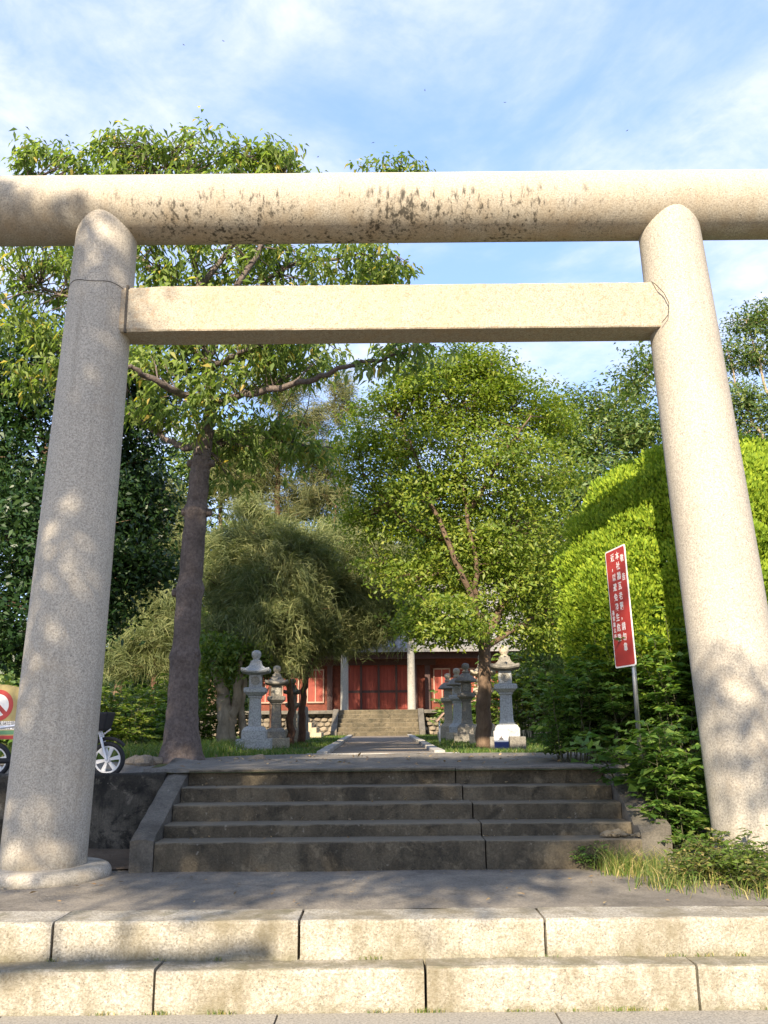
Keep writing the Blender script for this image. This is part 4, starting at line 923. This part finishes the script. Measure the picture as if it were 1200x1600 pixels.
b = Vector((2.55, 8.15, Z1)); shrub('leafy_shrub', 'leafy shrub growing from the terrace against the broken stair cheek', b, stems(34, 0.22, 0.35, 0.5, 1.15, 0.22, 31), 0.085, 0.52, M['shrub'], 13, gS, seed=31, nodes=13, r=0.004)
b = Vector((2.35, 8.3, Z1+0.5)); shrub('creeper', 'large-leaved creeper hanging over the broken stair cheek', b, [(-0.1, -0.1, 0.42, (-0.32, -0.25)), (-0.05, 0, 0.3, (-0.25, -0.3)), (0, -0.1, 0.22, (-0.1, -0.35)), (-0.2, 0.2, 0.45, (-0.35, -0.1)), (0.05, 0.05, 0.5, (-0.1, -0.2)), (0, 0, 0.12, (-0.18, -0.35))], 0.12, 0.85, M['shrub'], 7, None, seed=5, nodes=8)
# shrubs of the left bank
gL = 'shrubs on the grassy bank left of the path'
for i, (px, py, Y, h0, h1, n, sx, sz, mt, lab) in enumerate([
    (165, 1150, 14.5, 0.5, 1.0, 30, 0.5, 0.11, 'shrub_light', 'sunlit pale green shrub behind the electric bicycle'),
    (230, 1140, 16.0, 0.4, 0.9, 30, 0.6, 0.10, 'shrub', 'rounded green shrub beside the bare ringed trunk'),
    (330, 1135, 19.0, 0.6, 1.1, 24, 0.5, 0.12, 'shrub_light', 'yellow-green shrub between the bare trunk and the grey lantern'),
    (30, 1150, 14.0, 0.5, 1.2, 28, 0.8, 0.11, 'shrub', 'dark green shrub behind the yellow notice board'),
    (200, 1120, 20.0, 0.7, 1.6, 36, 1.0, 0.14, 'shrub_light', 'tall pale shrub at the back of the grassy bank')]):
    b = P(px, py, Y); b.z = Z2-0.02; shrub('leafy_shrub', lab, b, stems(n, sx, 0.5, h0, h1, 0.4, 50+i), sz, 0.55, M[mt], 12, gL, seed=60+i, r=0.007)
gR = 'shrubs behind the right lanterns'
for i, (px, py, Y, h0, h1, n, sx, sz, mt, lab) in enumerate([
    (850, 1120, 24.0, 1.0, 2.2, 40, 0.9, 0.16, 'shrub_light', 'sunlit shrub in front of the low beige wall'),
    (815, 1060, 29.5, 1.3, 2.8, 40, 1.4, 0.18, 'shrub_light', 'bright shrub growing behind the low beige wall'),
    (720, 1110, 31.0, 0.7, 1.5, 26, 0.7, 0.14, 'shrub', 'green shrub against the shrine platform behind the blackened lantern')]):
    b = P(px, py, Y); b.z = Z2-0.02; shrub('leafy_shrub', lab, b, stems(n, sx, 0.5, h0, h1, 0.5, 80+i), sz, 0.6, M[mt], 12, gR, seed=90+i, r=0.008)
# big-leaved plants (banana-like) on the bank
def bigleaf(px, py, Y, n, L, label, seed):
    b = P(px, py, Y); b.z = Z2; root, inv = plant('broad_leaf_plant', label, 'plant', b, 'broad-leaved plants on the bank'); r = random.Random(seed)
    for k in range(n):
        a = 6.28*k/n + r.uniform(-.4, .4); l = L*r.uniform(0.7, 1.1); V = []; m = 7
        for i in range(m+1):
            t = i/m; d = Vector((math.cos(a), math.sin(a), 0)); p = b + d*l*0.75*t + Vector((0, 0, l*(1.05*t-0.55*t*t*r.uniform(0.8, 1.2)) + 0.1)); s = Vector((-math.sin(a), math.cos(a), 0))
            w = l*0.17*math.sin(math.pi*min(1, 0.06+0.94*t))**0.7 if t > 0.15 else 0.012
            V += [p - s*w + Vector((0, 0, w*0.35)), p, p + s*w + Vector((0, 0, w*0.35))]
        fs = []
        for i in range(m):
            for j in (0, 1): q = i*3+j; fs.append((q, q+1, q+4, q+3))
        mb = MB(); mb.add(V, fs); o = mb.build('leaf', M['shrub_light'], root, smooth=True); o.matrix_parent_inverse = inv
bigleaf(185, 1130, 17.0, 9, 1.15, 'broad-leaved plant with long arching leaves behind the electric bicycle', 1)
bigleaf(250, 1140, 17.5, 8, 0.75, 'low broad-leaved plant beside the bare ringed trunk', 2)

# pale gnarled stump left of the grey lantern
def stump():
    Y = 18.2; b = P(356, 1160, Y); b.z = Z2-0.03; root, inv = plant('gnarled_trunk', 'pale gnarled sunlit trunk beside the clean grey granite lantern', 'tree', b); mb = MB()
    limb(mb, [b, P(352, 1110, Y), P(345, 1075, Y), P(330, 1030, Y)], 0.22, 0.07, 0.03, 3, 6, 12); limb(mb, [P(356, 1140, Y), P(368, 1100, Y), P(372, 1060, Y), P(380, 1020, Y)], 0.13, 0.05, 0.03, 4, 6, 10)
    limb(mb, [b+Vector((0.35, 0.1, 0)), P(377, 1110, Y+.1), P(382, 1060, Y+.1)], 0.1, 0.05, 0.02, 5, 6, 10)
    K = blob_points(blobs_px(Y, [(340, 1020, 0, 45, 30, 60), (375, 1030, 0, 40, 26, 50), (330, 1070, .2, 30, 22, 30)]))
    fin([mb.build('trunk', M['bark_pale'], root, smooth=True), lv_broad(K, 26, (0.13, 0.13, 0.1), 0.10, 0.5, M['shrub_light'], root)], inv)
stump()

# ------------------------------------------------------------------ grass and weeds
def blades(name, XY, z, h, w, mat, lean=0.5, parent=None, kind='stuff'):
    n = len(XY); C = np.concatenate([XY, np.broadcast_to(np.asarray(z).reshape(-1, 1), (n, 1))], 1); a = rng.random(n)*6.28
    S = np.stack([np.cos(a), np.sin(a), a*0], 1); h = h*rng.uniform(0.5, 1.3, n)[:, None]; ln = rng.normal(size=(n, 3))*lean; ln[:, 2] = 0
    w = w*np.ones((n, 1)); V = np.stack([C-S*w/2, C+S*w/2, C+S*w*0.35+(UP+ln*0.35)*h*0.55, C+(UP*0.92+ln)*h, C-S*w*0.35+(UP+ln*0.35)*h*0.55], 1)
    o = np_mesh(name, V, [(0, 1, 2, 4), (4, 2, 3)], mat, parent, kind); return o
def scatter(n, x0, x1, y0, y1): return np.stack([rng.uniform(x0, x1, n), y0 + (y1-y0)*rng.random(n)**1.25], 1)
def lawn_pts(n, side):
    p = scatter(n*2, -9 if side < 0 else 0.8, -0.9 if side < 0 else 9, 12.3, 33)
    t = (p[:, 1]-12.5)/20.8; xe = np.where(side < 0, -0.98-0.42*t, 0.84+0.12*t); far_ = np.array([edge_far(x) for x in p[:, 0]])
    ok = ((p[:, 0] < xe) if side < 0 else (p[:, 0] > xe)) & (p[:, 1] > far_); q = p[ok]
    nz = np.sin(q[:, 0]*1.7+np.sin(q[:, 1]*0.9)*2) + np.sin(q[:, 1]*1.1+q[:, 0]*0.6); return q[(nz + rng.normal(size=len(q))*0.5) > -0.9][:n]
tag(blades('lawn_grass', lawn_pts(42000, -1), Z2-0.01, 0.075, 0.012, M['grass']), 'short lawn grass round the clean grey granite lantern', 'grass')
tag(blades('lawn_grass', lawn_pts(42000, 1), Z2-0.01, 0.075, 0.012, M['grass']), 'short lawn grass round the broad pale lantern', 'grass')
xy = scatter(16000, -9, -2.3, 10.7, 17); tag(blades('bank_grass', xy, Z2-0.01, 0.20, 0.014, M['grass'], 0.7), 'long rank grass on the bank behind the bicycle', 'grass')
def tufts(centres, n, s): 
    c = np.array(centres); i = rng.integers(0, len(c), n); return c[i] + rng.normal(size=(n, 2))*s
tc = [(rng.uniform(1.85, 4.2), rng.uniform(6.35, 7.5)) for _ in range(80)]
tc = [t for t in tc if t[1] > 6.32 + max(0, (2.35-t[0]))*0.9]
tag(blades('weed_grass', tufts(tc, 2300, 0.085), Z1-0.01, 0.16, 0.007, M['weed'], 0.85), 'straggling sunlit grass round the foot of the sunlit torii pillar', 'grass', None, 'stuff')
tc2 = [(rng.uniform(1.75, 2.6), rng.uniform(7.1, 7.6)) for _ in range(18)]
tag(blades('weed_grass', tufts(tc2, 620, 0.06), Z1-0.01, 0.21, 0.007, M['weed'], 0.5), 'tall grass stems against the broken stair cheek', 'grass', None, 'stuff')
for i, (x, y, n, h) in enumerate([(2.55, 6.75, 8, 0.28), (2.85, 6.62, 9, 0.30), (3.15, 6.7, 10, 0.36), (2.35, 7.1, 7, 0.3), (2.75, 7.0, 8, 0.34), (3.4, 6.6, 9, 0.3), (3.0, 6.9, 7, 0.45), (2.2, 6.95, 8, 0.2), (2.45, 6.9, 8, 0.26), (2.65, 6.6, 9, 0.2), (3.0, 6.55, 9, 0.22), (3.3, 6.8, 10, 0.3), (2.9, 6.8, 9, 0.3), (2.5, 7.2, 9, 0.35)]):
    shrub('weed_plant', 'leafy sunlit weed in the grass round the sunlit torii pillar', (x, y, Z1), stems(n, 0.10, 0.08, h*0.6, h, 0.12, 200+i), 0.05, 0.55, M['weed' if i % 2 else 'shrub_light'], 6, 'weeds round the right pillar', 'weed', 6, seed=210+i, r=0.003)
shrub('weed_plant', 'small fern-like weed growing at the foot of the bottom concrete step', (1.62, 7.58, Z1), stems(9, 0.10, 0.02, 0.08, 0.2, 0.08, 99), 0.035, 0.4, M['shrub'], 8, None, 'weed', 6, seed=99, r=0.002)
# moss and little weeds in the granite joints
jc = [(rng.uniform(-3.4, 3.4), YG1-0.006) for _ in range(34)]; tag(blades('joint_weeds', tufts(jc, 520, 0.035)*np.array([1, 0]) + np.array([0, YG1-0.015]), 0.0, 0.028, 0.004, M['weed'], 0.7), 'tiny weeds along the foot of the lower granite step', 'weeds')
jc = [(rng.uniform(-3.4, 3.4), YG2) for _ in range(16)]; tag(blades('joint_weeds', tufts(jc, 200, 0.03)*np.array([1, 0]) + np.array([0, YG2-0.012]), 0.231, 0.026, 0.004, M['weed'], 0.7), 'tiny weeds along the foot of the upper granite step', 'weeds')
# fallen leaves
def litter(n, x0, x1, y0, y1, z, s, lab, nm='fallen_leaves'):
    C = np.stack([rng.uniform(x0, x1, n), rng.uniform(y0, y1, n), np.full(n, z) + rng.random(n)*0.01], 1); D = rdir(n); D[:, 2] *= 0.2; N = UP[None] + rng.normal(size=(n, 3))*0.25; L = s*rng.uniform(0.5, 1.3, n)
    tag(leaves(nm, C, D, N, L, L*0.45, M['dry'], None, 0.0, 0.15), lab, 'leaves')
litter(90, -3.0, 2.2, 6.2, 7.6, Z1+0.012, 0.045, 'dry leaves scattered over the torii terrace')
litter(160, -2.2, 2.2, 8.95, 11.9, Z2+0.03, 0.06, 'dry leaves scattered over the upper paving')
for i, z in enumerate((0.679, 0.782, 0.919, 1.047)): litter(14, -1.85, 1.9, YST+0.3*i+0.15, YST+0.3*i+0.28, z+0.008, 0.04, 'dry leaves lying on concrete step number %d from the bottom' % (i+1))
for c in M: pass
# ------------------------------------------------------------------ trees across the street behind the viewer: their crowns shade the left pillar and the stairs
def shade_pt(x, y, z, Yp):                 # where the sun ray through (x, y, z) crosses the plane Y = Yp
    t = (Yp - y)/SUN.y; return Vector((x, y, z)) + SUN*t
def street_trees():
    Yp = -5.0; S = lambda x, y, z: shade_pt(x, y, z, Yp)
    def B(p, rx, rz, n, dy=0): return ((p.x, p.y+dy, p.z), (rx, 1.2, rz), n)
    bl = [B(S(-2.75, 7.47, 1.3), 0.85, 0.95, 85), B(S(-2.75, 7.47, 3.0), 0.80, 1.0, 75, .3), B(S(-2.75, 7.47, 4.4), 0.65, 0.7, 55), B(S(-4.3, 7.47, 6.0), 1.0, 0.8, 70), B(S(-3.4, 7.47, 5.6), 0.55, 0.6, 36), B(S(-4.4, 7.47, 3.5), 1.2, 1.6, 120), B(S(-4.5, 7.47, 1.5), 1.2, 1.2, 100),
          B(S(-1.9, 10.5, 3.6), 0.4, 0.6, 30)]
    bl += [B(S(-5.1, 11.4, 1.9), 0.6, 0.8, 60)]
    right_shade = [B(S(2.75, 7.3, 1.55), 0.5, 0.10, 7), B(S(3.1, 7.3, 1.15), 0.35, 0.14, 6)]
    b = Vector((S(-3.9, 7.47, 2).x, Yp, -0.06))
    t = bl[2][0]
    bushy_tree('street_tree', 'leafy tall street tree across from the torii', b, [b, b+Vector((0.1, 0, 3)), b+Vector((0.3, 0, 6.5)), b+Vector((0.2, 0, 9.5))], [], bl, 20, (0.20, 0.20, 0.16), 0.17, 0.55, M['leaf_dark'], M['bark_brown'], 'street trees across the road', tw=0.1, r0=0.22)
    bl = [B(S(-1.7, 8.0, 0.85), 0.75, 0.42, 70), B(S(-0.7, 8.0, 0.95), 0.85, 0.46, 75, .3), B(S(0.4, 8.0, 0.95), 0.85, 0.45, 75), B(S(1.45, 8.1, 1.0), 0.75, 0.42, 60, .2), B(S(-1.2, 7.2, 0.6), 0.8, 0.24, 40), B(S(0.6, 7.2, 0.6), 0.8, 0.24, 40), B(S(-0.3, 9.8, 1.2), 1.9, 0.35, 90), B(S(1.3, 9.6, 1.2), 0.9, 0.3, 40), B(S(-1.9, 12, 1.6), 0.8, 0.5, 50), B(S(-2.3, 15.6, 2.0), 0.5, 0.9, 50)] + right_shade + [B(S(1.75, 9.0, 1.7), 0.75, 0.55, 55), B(S(1.9, 9.3, 2.55), 0.6, 0.5, 36)]
    b = Vector((S(-4.9, 8, 1).x, Yp+0.2, -0.06)); tx = S(-0.1, 8, 1).x
    bushy_tree('street_tree', 'flat-topped street tree across from the torii', b, [b, b+Vector((0.15, 0, 3)), b+Vector((0.9, 0, 5.2)), Vector((tx-1.8, Yp+0.2, 6.0)), Vector((tx, Yp+0.2, 6.2))], [], bl, 22, (0.20, 0.20, 0.10), 0.17, 0.55, M['leaf_dark'], M['bark_brown'], 'street trees across the road', tw=0.1, r0=0.16)
street_trees()

# ------------------------------------------------------------------ signs
M['white_paint'] = plain('white paint', (0.78, 0.76, 0.72), 0.5, var=0.03)
M['red_paint'] = plain('red enamel', (0.42, 0.040, 0.034), 0.35, var=0.05)
M['yellow_paint'] = plain('yellow enamel', (0.40, 0.31, 0.12), 0.5, var=0.06)
M['green_paint'] = plain('green enamel', (0.10, 0.24, 0.12), 0.5)
M['blue_paint'] = plain('dark blue enamel', (0.025, 0.045, 0.16), 0.4)
M['galv'] = plain('galvanised steel', (0.55, 0.56, 0.57), 0.32, 0.9, var=0.05)
M['black'] = plain('black rubber', (0.018, 0.018, 0.02), 0.7)
M['ink'] = plain('dark ink', (0.05, 0.04, 0.045), 0.6)
M['silver'] = plain('silver paint', (0.72, 0.73, 0.75), 0.35, 0.3, var=0.03)
def text_mesh(name, s, size, mat, parent, mw, sx=1.0):
    cu = bpy.data.curves.new(name, 'FONT'); cu.body = s; cu.size = size; cu.align_x = 'CENTER'; cu.align_y = 'CENTER'; cu.extrude = 0.0006; cu.resolution_u = 2; cu.offset = size*0.012
    t = bpy.data.objects.new(name, cu); COL.objects.link(t); bpy.context.view_layer.update()
    me = bpy.data.meshes.new_from_object(t.evaluated_get(bpy.context.evaluated_depsgraph_get())); bpy.data.objects.remove(t)
    me.materials.clear(); me.materials.append(mat); o = bpy.data.objects.new(name, me); COL.objects.link(o); o.parent = parent; o.matrix_local = mw @ Matrix.Diagonal((sx, 1, 1, 1)); return o
def rounded(w, h, r, n=5):
    pts = []
    for cx, cy, a0 in ((w/2-r, h/2-r, 0), (-w/2+r, h/2-r, 90), (-w/2+r, -h/2+r, 180), (w/2-r, -h/2+r, 270)):
        for k in range(n+1): a = R_(a0+90*k/n); pts.append((cx+r*math.cos(a), cy+r*math.sin(a)))
    return pts
def plate(name, pts, z0, z1, mat, parent, mw=None):
    mb = MB(); mb.loft([[(x, y, z0) for x, y in pts], [(x, y, z1) for x, y in pts]]); o = mb.build(name, mat, parent)
    if mw is not None: o.matrix_local = mw
    return o
def red_sign():
    Yc = 8.80; foot = P(1004, 1228, Yc); foot.z = Z2-0.05; topc = P(969, 945, Yc)
    root = empty('warning_sign', foot); tag(root, 'red warning sign with white writing on a leaning galvanised pole', 'sign')
    # the board turned away to the left; columns of writing read from its right edge
    H = (P(973, 850, Yc)-P(991, 1035, Yc)).length; W = 0.46
    up = (P(973, 850, Yc)-P(991, 1035, Yc)).normalized(); yaw = R_(-80)
    xd = Vector((math.cos(yaw)*1.0, math.sin(yaw), 0)); xd = (xd - up*xd.dot(up)).normalized(); nz = xd.cross(up)
    if nz.y > 0: nz = -nz; xd = -xd
    rot = Matrix((xd, up, nz)).transposed(); c = P(969, 948, Yc); 
    mw = Matrix.Translation(c - foot) @ rot.to_4x4()
    pole_b = c - up*H*0.5
    mb = MB(); mb.tube([Vector((0, 0, 0)), pole_b - foot + Vector((0.05, 0, 0)) - nz*0.03, c - foot + up*0.25 - nz*0.03 + Vector((0.02, 0, 0))], 0.024, 14); mb.build('pole', M['galv'], root, smooth=True)
    bd = plate('board', rounded(W, H, 0.025), -0.004, 0.004, M['white_paint'], root, mw)
    plate('red_panel', rounded(W-0.03, H-0.03, 0.02), 0.0041, 0.0052, M['red_paint'], bd)
    for k in (-0.3, 0.3): 
        m = MB(); m.box((0, k*H, -0.014), (0.09, 0.03, 0.018)); m.build('clamp', M['galv'], bd)
    cols = [(0.155, ['敬', None, '告'], 0.078, 0.42), (0.05, list('本社牆瓦老舊，請勿靠'), 0.084, 0.455), (-0.065, list('近，以避免發生危險'), 0.084, 0.455), (-0.16, list('通霄鎮公所'), 0.054, -0.02)]
    for x, chs, s, ytop in cols:
        for i, ch in enumerate(chs):
            if ch is None: continue
            st = s*1.20 if s > 0.06 else s*1.1
            text_mesh('character', ch, s, M['white_paint'], bd, Matrix.Translation((x, ytop*H - st*(i+0.4), 0.0056)))
red_sign()
def notice_board():
    Y = 11.4; c = P(-4, 1113, Y); root = empty('notice_board', (c.x, Y, Z2)); tag(root, 'yellow notice board with a red prohibition ring behind the shaded torii pillar', 'sign')
    k = pm(Y); rot = Matrix.Rotation(math.pi/2, 4, 'X'); mw = Matrix.Translation((0, 0, c.z-Z2)) @ rot
    w, h = 96*k, 78*k
    pts = [(-w/2, -h/2), (w/2, -h/2), (w/2, h*0.25)] + [(w/2*math.cos(R_(a)), h*0.25 + h*0.27*math.sin(R_(a))) for a in range(10, 171, 16)] + [(-w/2, h*0.25)]
    bd = plate('board', pts, -0.01, 0.01, M['yellow_paint'], root, mw)
    n = 40; ring = MB(); ro, ri = 23*k, 16.5*k; cx, cy = 0, 10*k
    ring.add([(cx+r*math.cos(2*math.pi*i/n), cy+r*math.sin(2*math.pi*i/n), z) for z in (0.0105, 0.0125) for r in (ri, ro) for i in range(n)], [(i, (i+1) % n, n+(i+1) % n, n+i) for i in range(n)] + [(2*n+i, 3*n+i, 3*n+(i+1) % n, 2*n+(i+1) % n) for i in range(n)] + [(n+i, n+(i+1) % n, 3*n+(i+1) % n, 3*n+i) for i in range(n)])
    plate('ring_field', [(cx+ri*math.cos(2*math.pi*i/n), cy+ri*math.sin(2*math.pi*i/n)) for i in range(n)], 0.0101, 0.0112, M['white_paint'], bd)
    ring.build('prohibition_ring', M['red_paint'], bd)
    m = MB(); m.box((cx, cy, 0.0122), (ri*2.05, 6*k, 0.0016), Matrix.Rotation(R_(-45), 3, 'Z')); m.build('slash', M['red_paint'], bd)
    m = MB(); m.box((0, -19*k, 0.0108), (w*0.9, 12*k, 0.001)); m.build('text_band', M['white_paint'], bd)
    for r_, row in enumerate(('禁止亂倒垃圾', '違者依法告發')): text_mesh('lettering', row, 6.2*k, M['ink'], bd, Matrix.Translation((0.08, (-16.5-6*r_)*k, 0.0118)))
    m = MB(); m.box((0, -29*k, 0.0108), (w*0.96, 6*k, 0.001)); m.build('green_band', M['green_paint'], bd)
    m = MB(); m.box((0, -36*k, 0.0108), (w*0.99, 5*k, 0.001)); m.build('red_band', M['red_paint'], bd)
    for s in (-1, 1):
        m = MB(); m.tube([(s*w*0.36, 0.03, -0.03), (s*w*0.36, 0.03, c.z-Z2+h*0.3)], 0.02, 10); m.build('leg', M['galv'], root)
notice_board()
def small_notice():
    Y = 15.0; b = P(784, 1171, Y); k = pm(Y); root = empty('small_notice', (b.x, Y, Z2)); tag(root, 'small white notice with a blue foot leaning before the broad pale lantern', 'sign')
    mw = Matrix.Translation((0, 0, 0.01)) @ Matrix.Rotation(R_(84), 4, 'X'); w, h = 21*k, 25*k
    bd = plate('board', [(-w/2, 0), (w/2, 0), (w/2, h), (-w/2, h)], -0.006, 0.006, M['white_paint'], root, mw)
    plate('blue_band', [(-w/2, 0.002), (w/2, 0.002), (w/2, h*0.37), (-w/2, h*0.37)], 0.0062, 0.0075, M['blue_paint'], bd)
    # the little emblem: a spired pavilion in dark ink
    for pts in ([(-0.045, 0.50), (0.045, 0.50), (0.035, 0.545), (-0.035, 0.545)], [(-0.055, 0.555), (0.055, 0.555), (0.0, 0.66)], [(-0.018, 0.65), (0.018, 0.65), (0.0, 0.80)], [(-0.06, 0.47), (0.06, 0.47), (0.06, 0.488), (-0.06, 0.488)]):
        plate('emblem', [(x*w*3.6, y*h) for x, y in pts], 0.0062, 0.0072, M['ink'], bd)
    m = MB(); m.tube([(0, 0.20, -0.02), (0, 0.05, h*0.7)], 0.008, 6); m.build('strut', M['galv'], root)
small_notice()
def lectern():
    Y = 19.5; b = P(687, 1150, Y); k = pm(Y); root = empty('information_stand', (b.x, Y, Z2-0.02)); tag(root, 'thin post with a tilted information panel on the lawn by the lanterns', 'sign')
    m = MB(); m.tube([(0, 0, 0), (0, 0, 34*k)], 0.022, 8); m.build('post', M['galv'], root)
    m = MB(); m.box((0.01, 0, 39*k), (0.032, 0.5, 17*k), Matrix.Rotation(R_(42), 3, 'Y')); m.build('panel', M['trim'], root, bevel=0.004)
lectern()

# ------------------------------------------------------------------ electric bicycle behind the left pillar
def bicycle():
    Y = 9.25; w0 = P(168, 1187, Y); zg = 1.10; r = w0.z - zg; root = empty('electric_bicycle', (w0.x-0.6, Y, zg)); tag(root, 'electric bicycle with white wheels and a black basket parked behind the shaded pillar', 'bicycle')
    def wheel(x):
        ty = MB(); n = 36
        def tor(mb, R0, rr, m=8):
            rings = [[(x + (R0+rr*math.cos(2*math.pi*j/m))*math.cos(2*math.pi*i/n), rr*math.sin(2*math.pi*j/m), r + (R0+rr*math.cos(2*math.pi*j/m))*math.sin(2*math.pi*i/n)) for j in range(m)] for i in range(n+1)]
            mb.loft(rings, cap=False)
        wroot = MB(); tor(wroot, r-0.024, 0.024); w = wroot.build('wheel', M['black'], root, smooth=True)
        rim = MB(); tor(rim, r-0.050, 0.012); rim.build('rim', M['white_paint'], w, smooth=True)
        for k in range(6):
            a = 2*math.pi*k/6 + 0.2; d = Vector((math.cos(a), 0, math.sin(a))); t = Vector((-math.sin(a), 0, math.cos(a))); c = Vector((x, 0, r)); s = MB()
            s.loft([[tuple(c + d*0.02 + t*q*0.012 + Vector((0, y, 0))) for q, y in ((-1, -.012), (1, -.012), (1, .012), (-1, .012))], [tuple(c + d*(r-0.05) + t*q*0.022 + Vector((0, y, 0))) for q, y in ((-1, -.012), (1, -.012), (1, .012), (-1, .012))]])
            s.build('spoke', M['white_paint'], w)
        h = MB(); h.tube([(x, -0.03, r), (x, 0.03, r)], 0.028, 12); h.build('hub', M['silver'], w)
    xf = 0.6; xr = -0.55; wheel(xf); wheel(xr)
    for s in (-1, 1):
        m = MB(); m.tube([(xf, s*0.045, r), (xf-0.05, s*0.045, r+0.16), (xf-0.10, s*0.03, r+0.30)], 0.014, 8); m.build('fork', M['silver'], root)
    m = MB(); m.tube([(xf-0.10, 0, r+0.27), (xf-0.17, 0, r+0.52)], 0.02, 8); m.build('stem', M['silver'], root)
    m = MB(); m.tube(curve([(xf-0.28, -0.28, r+0.55), (xf-0.2, -0.18, r+0.57), (xf-0.17, 0, r+0.52), (xf-0.2, 0.18, r+0.57), (xf-0.28, 0.28, r+0.55)], 5), 0.012, 8); m.build('handlebar', M['silver'], root)
    m = MB(); m.tube([(xf+0.03, -0.05, r+0.30), (xf-0.08, -0.05, r+0.22)], 0.008, 6); m.build('basket_stay', M['silver'], root)
    m = MB(); m.loft([[(xf-0.20, -0.12, r+0.27), (xf-0.02, -0.12, r+0.29), (xf-0.02, 0.12, r+0.29), (xf-0.20, 0.12, r+0.27)], [(xf-0.26, -0.15, r+0.46), (xf+0.02, -0.15, r+0.47), (xf+0.02, 0.15, r+0.47), (xf-0.26, 0.15, r+0.46)]]); m.build('basket', M['black'], root, bevel=0.02)
    m = MB(); m.tube(curve([(xf-0.11, 0, r+0.30), (0.2, 0, r+0.05), (-0.1, 0, r+0.0), (xr, 0, r)], 6), 0.03, 10); m.build('frame', M['black'], root)
    m = MB(); m.tube([(-0.1, 0, r), (-0.2, 0, r+0.5)], 0.02, 8); m.build('seat_post', M['silver'], root)
    m = MB(); m.loft([ngon(10, q, z, 0, (-0.24, 0)) for q, z in ((0.09, r+0.5), (0.12, r+0.53), (0.11, r+0.57), (0.05, r+0.585))]); m.build('saddle', M['black'], root, smooth=True)
    m = MB(); m.tube([(-0.2, 0, r+0.36), (xr-0.15, 0, r+0.30)], 0.014, 8); m.build('rear_carrier', M['silver'], root)
    m = MB(); m.tube([(xf+math.cos(a)*(r+0.03), 0, r+math.sin(a)*(r+0.03)) for a in [R_(40+100*i/10) for i in range(11)]], 0.02, 6); m.build('mudguard', M['black'], root)
bicycle()

# small house roof behind the juniper at the right edge
def house():
    Y = 24; a = P(1185, 690, Y); root = empty('small_house', (a.x+2.6, Y+2, Z2)); tag(root, 'grey gabled house showing beyond the juniper at the sunlit pillar', 'house'); h = a.z - Z2
    m = MB(); m.box((0, 0, (h-0.4)/2), (4.6, 4, h-0.4)); m.build('wall', M['plaster'], root)
    m = MB(); pr = [(-2.9, h-0.45), (0, h+1.5), (2.9, h-0.45), (2.9, h-0.25), (0, h+1.72), (-2.9, h-0.25)]
    m.loft([[(x, -2.4, z) for x, z in pr], [(x, 2.4, z) for x, z in pr]]); m.build('roof', M['roof_tile'], root)
house()

# stones along the foot of the bank
for i in range(9):
    r = random.Random(300+i); px = 205 + i*7 + (140 if i > 6 else 0); Y = 10.55 + r.uniform(-0.1, 0.2); p = P(px, 1192, Y); s = r.uniform(0.07, 0.13)
    bm = bmesh.new(); bmesh.ops.create_icosphere(bm, subdivisions=2, radius=s)
    for v in bm.verts: v.co *= r.uniform(0.85, 1.12); v.co.z *= 0.7
    me = bpy.data.meshes.new('rock'); bm.to_mesh(me); bm.free(); me.materials.append(M['rubble']); o = bpy.data.objects.new('rock', me); COL.objects.link(o); o.location = (p.x, Y, Z2-0.02+s*0.2)
    tag(o, 'brown rock at the foot of the bank beside the bare ringed trunk', 'rock', 'rocks along the bank')

# birds, far and tiny
for i, (px, py) in enumerate(((287, 70), (349, 64), (664, 141), (789, 160), (980, 204), (583, 223), (497, 245))):
    Y = 60; p = P(px, py, Y); m = MB(); a = random.uniform(0, 3)
    root = empty('bird', p, a); root.scale = (0.45, 0.45, 0.45); tag(root, 'tiny dark bird gliding high in the sky', 'bird', 'birds in the sky')
    m.loft([ngon(6, q, 0, 0) and [(x*0.5, y, z) for x, y, z in [(q*math.cos(t*math.pi/3), s, q*math.sin(t*math.pi/3)) for t in range(6)]] for q, s in ((0.01, -0.16), (0.05, -0.06), (0.05, 0.05), (0.02, 0.14))]); m.build('body', M['ink'], root)
    for s in (-1, 1):
        w = MB(); w.add([(0, 0.05, 0), (s*0.16, 0.06, 0.05), (s*0.30, -0.06, 0.02), (s*0.14, -0.03, 0.04), (0, -0.05, 0), (0, 0.05, -0.012), (s*0.16, 0.06, 0.04), (s*0.14, -0.03, 0.03), (0, -0.05, -0.012)], [(0, 1, 3, 4), (1, 2, 3), (5, 8, 7, 6), (6, 7, 2), (0, 5, 6, 1), (4, 3, 7, 8)]); w.build('wing', M['ink'], root)
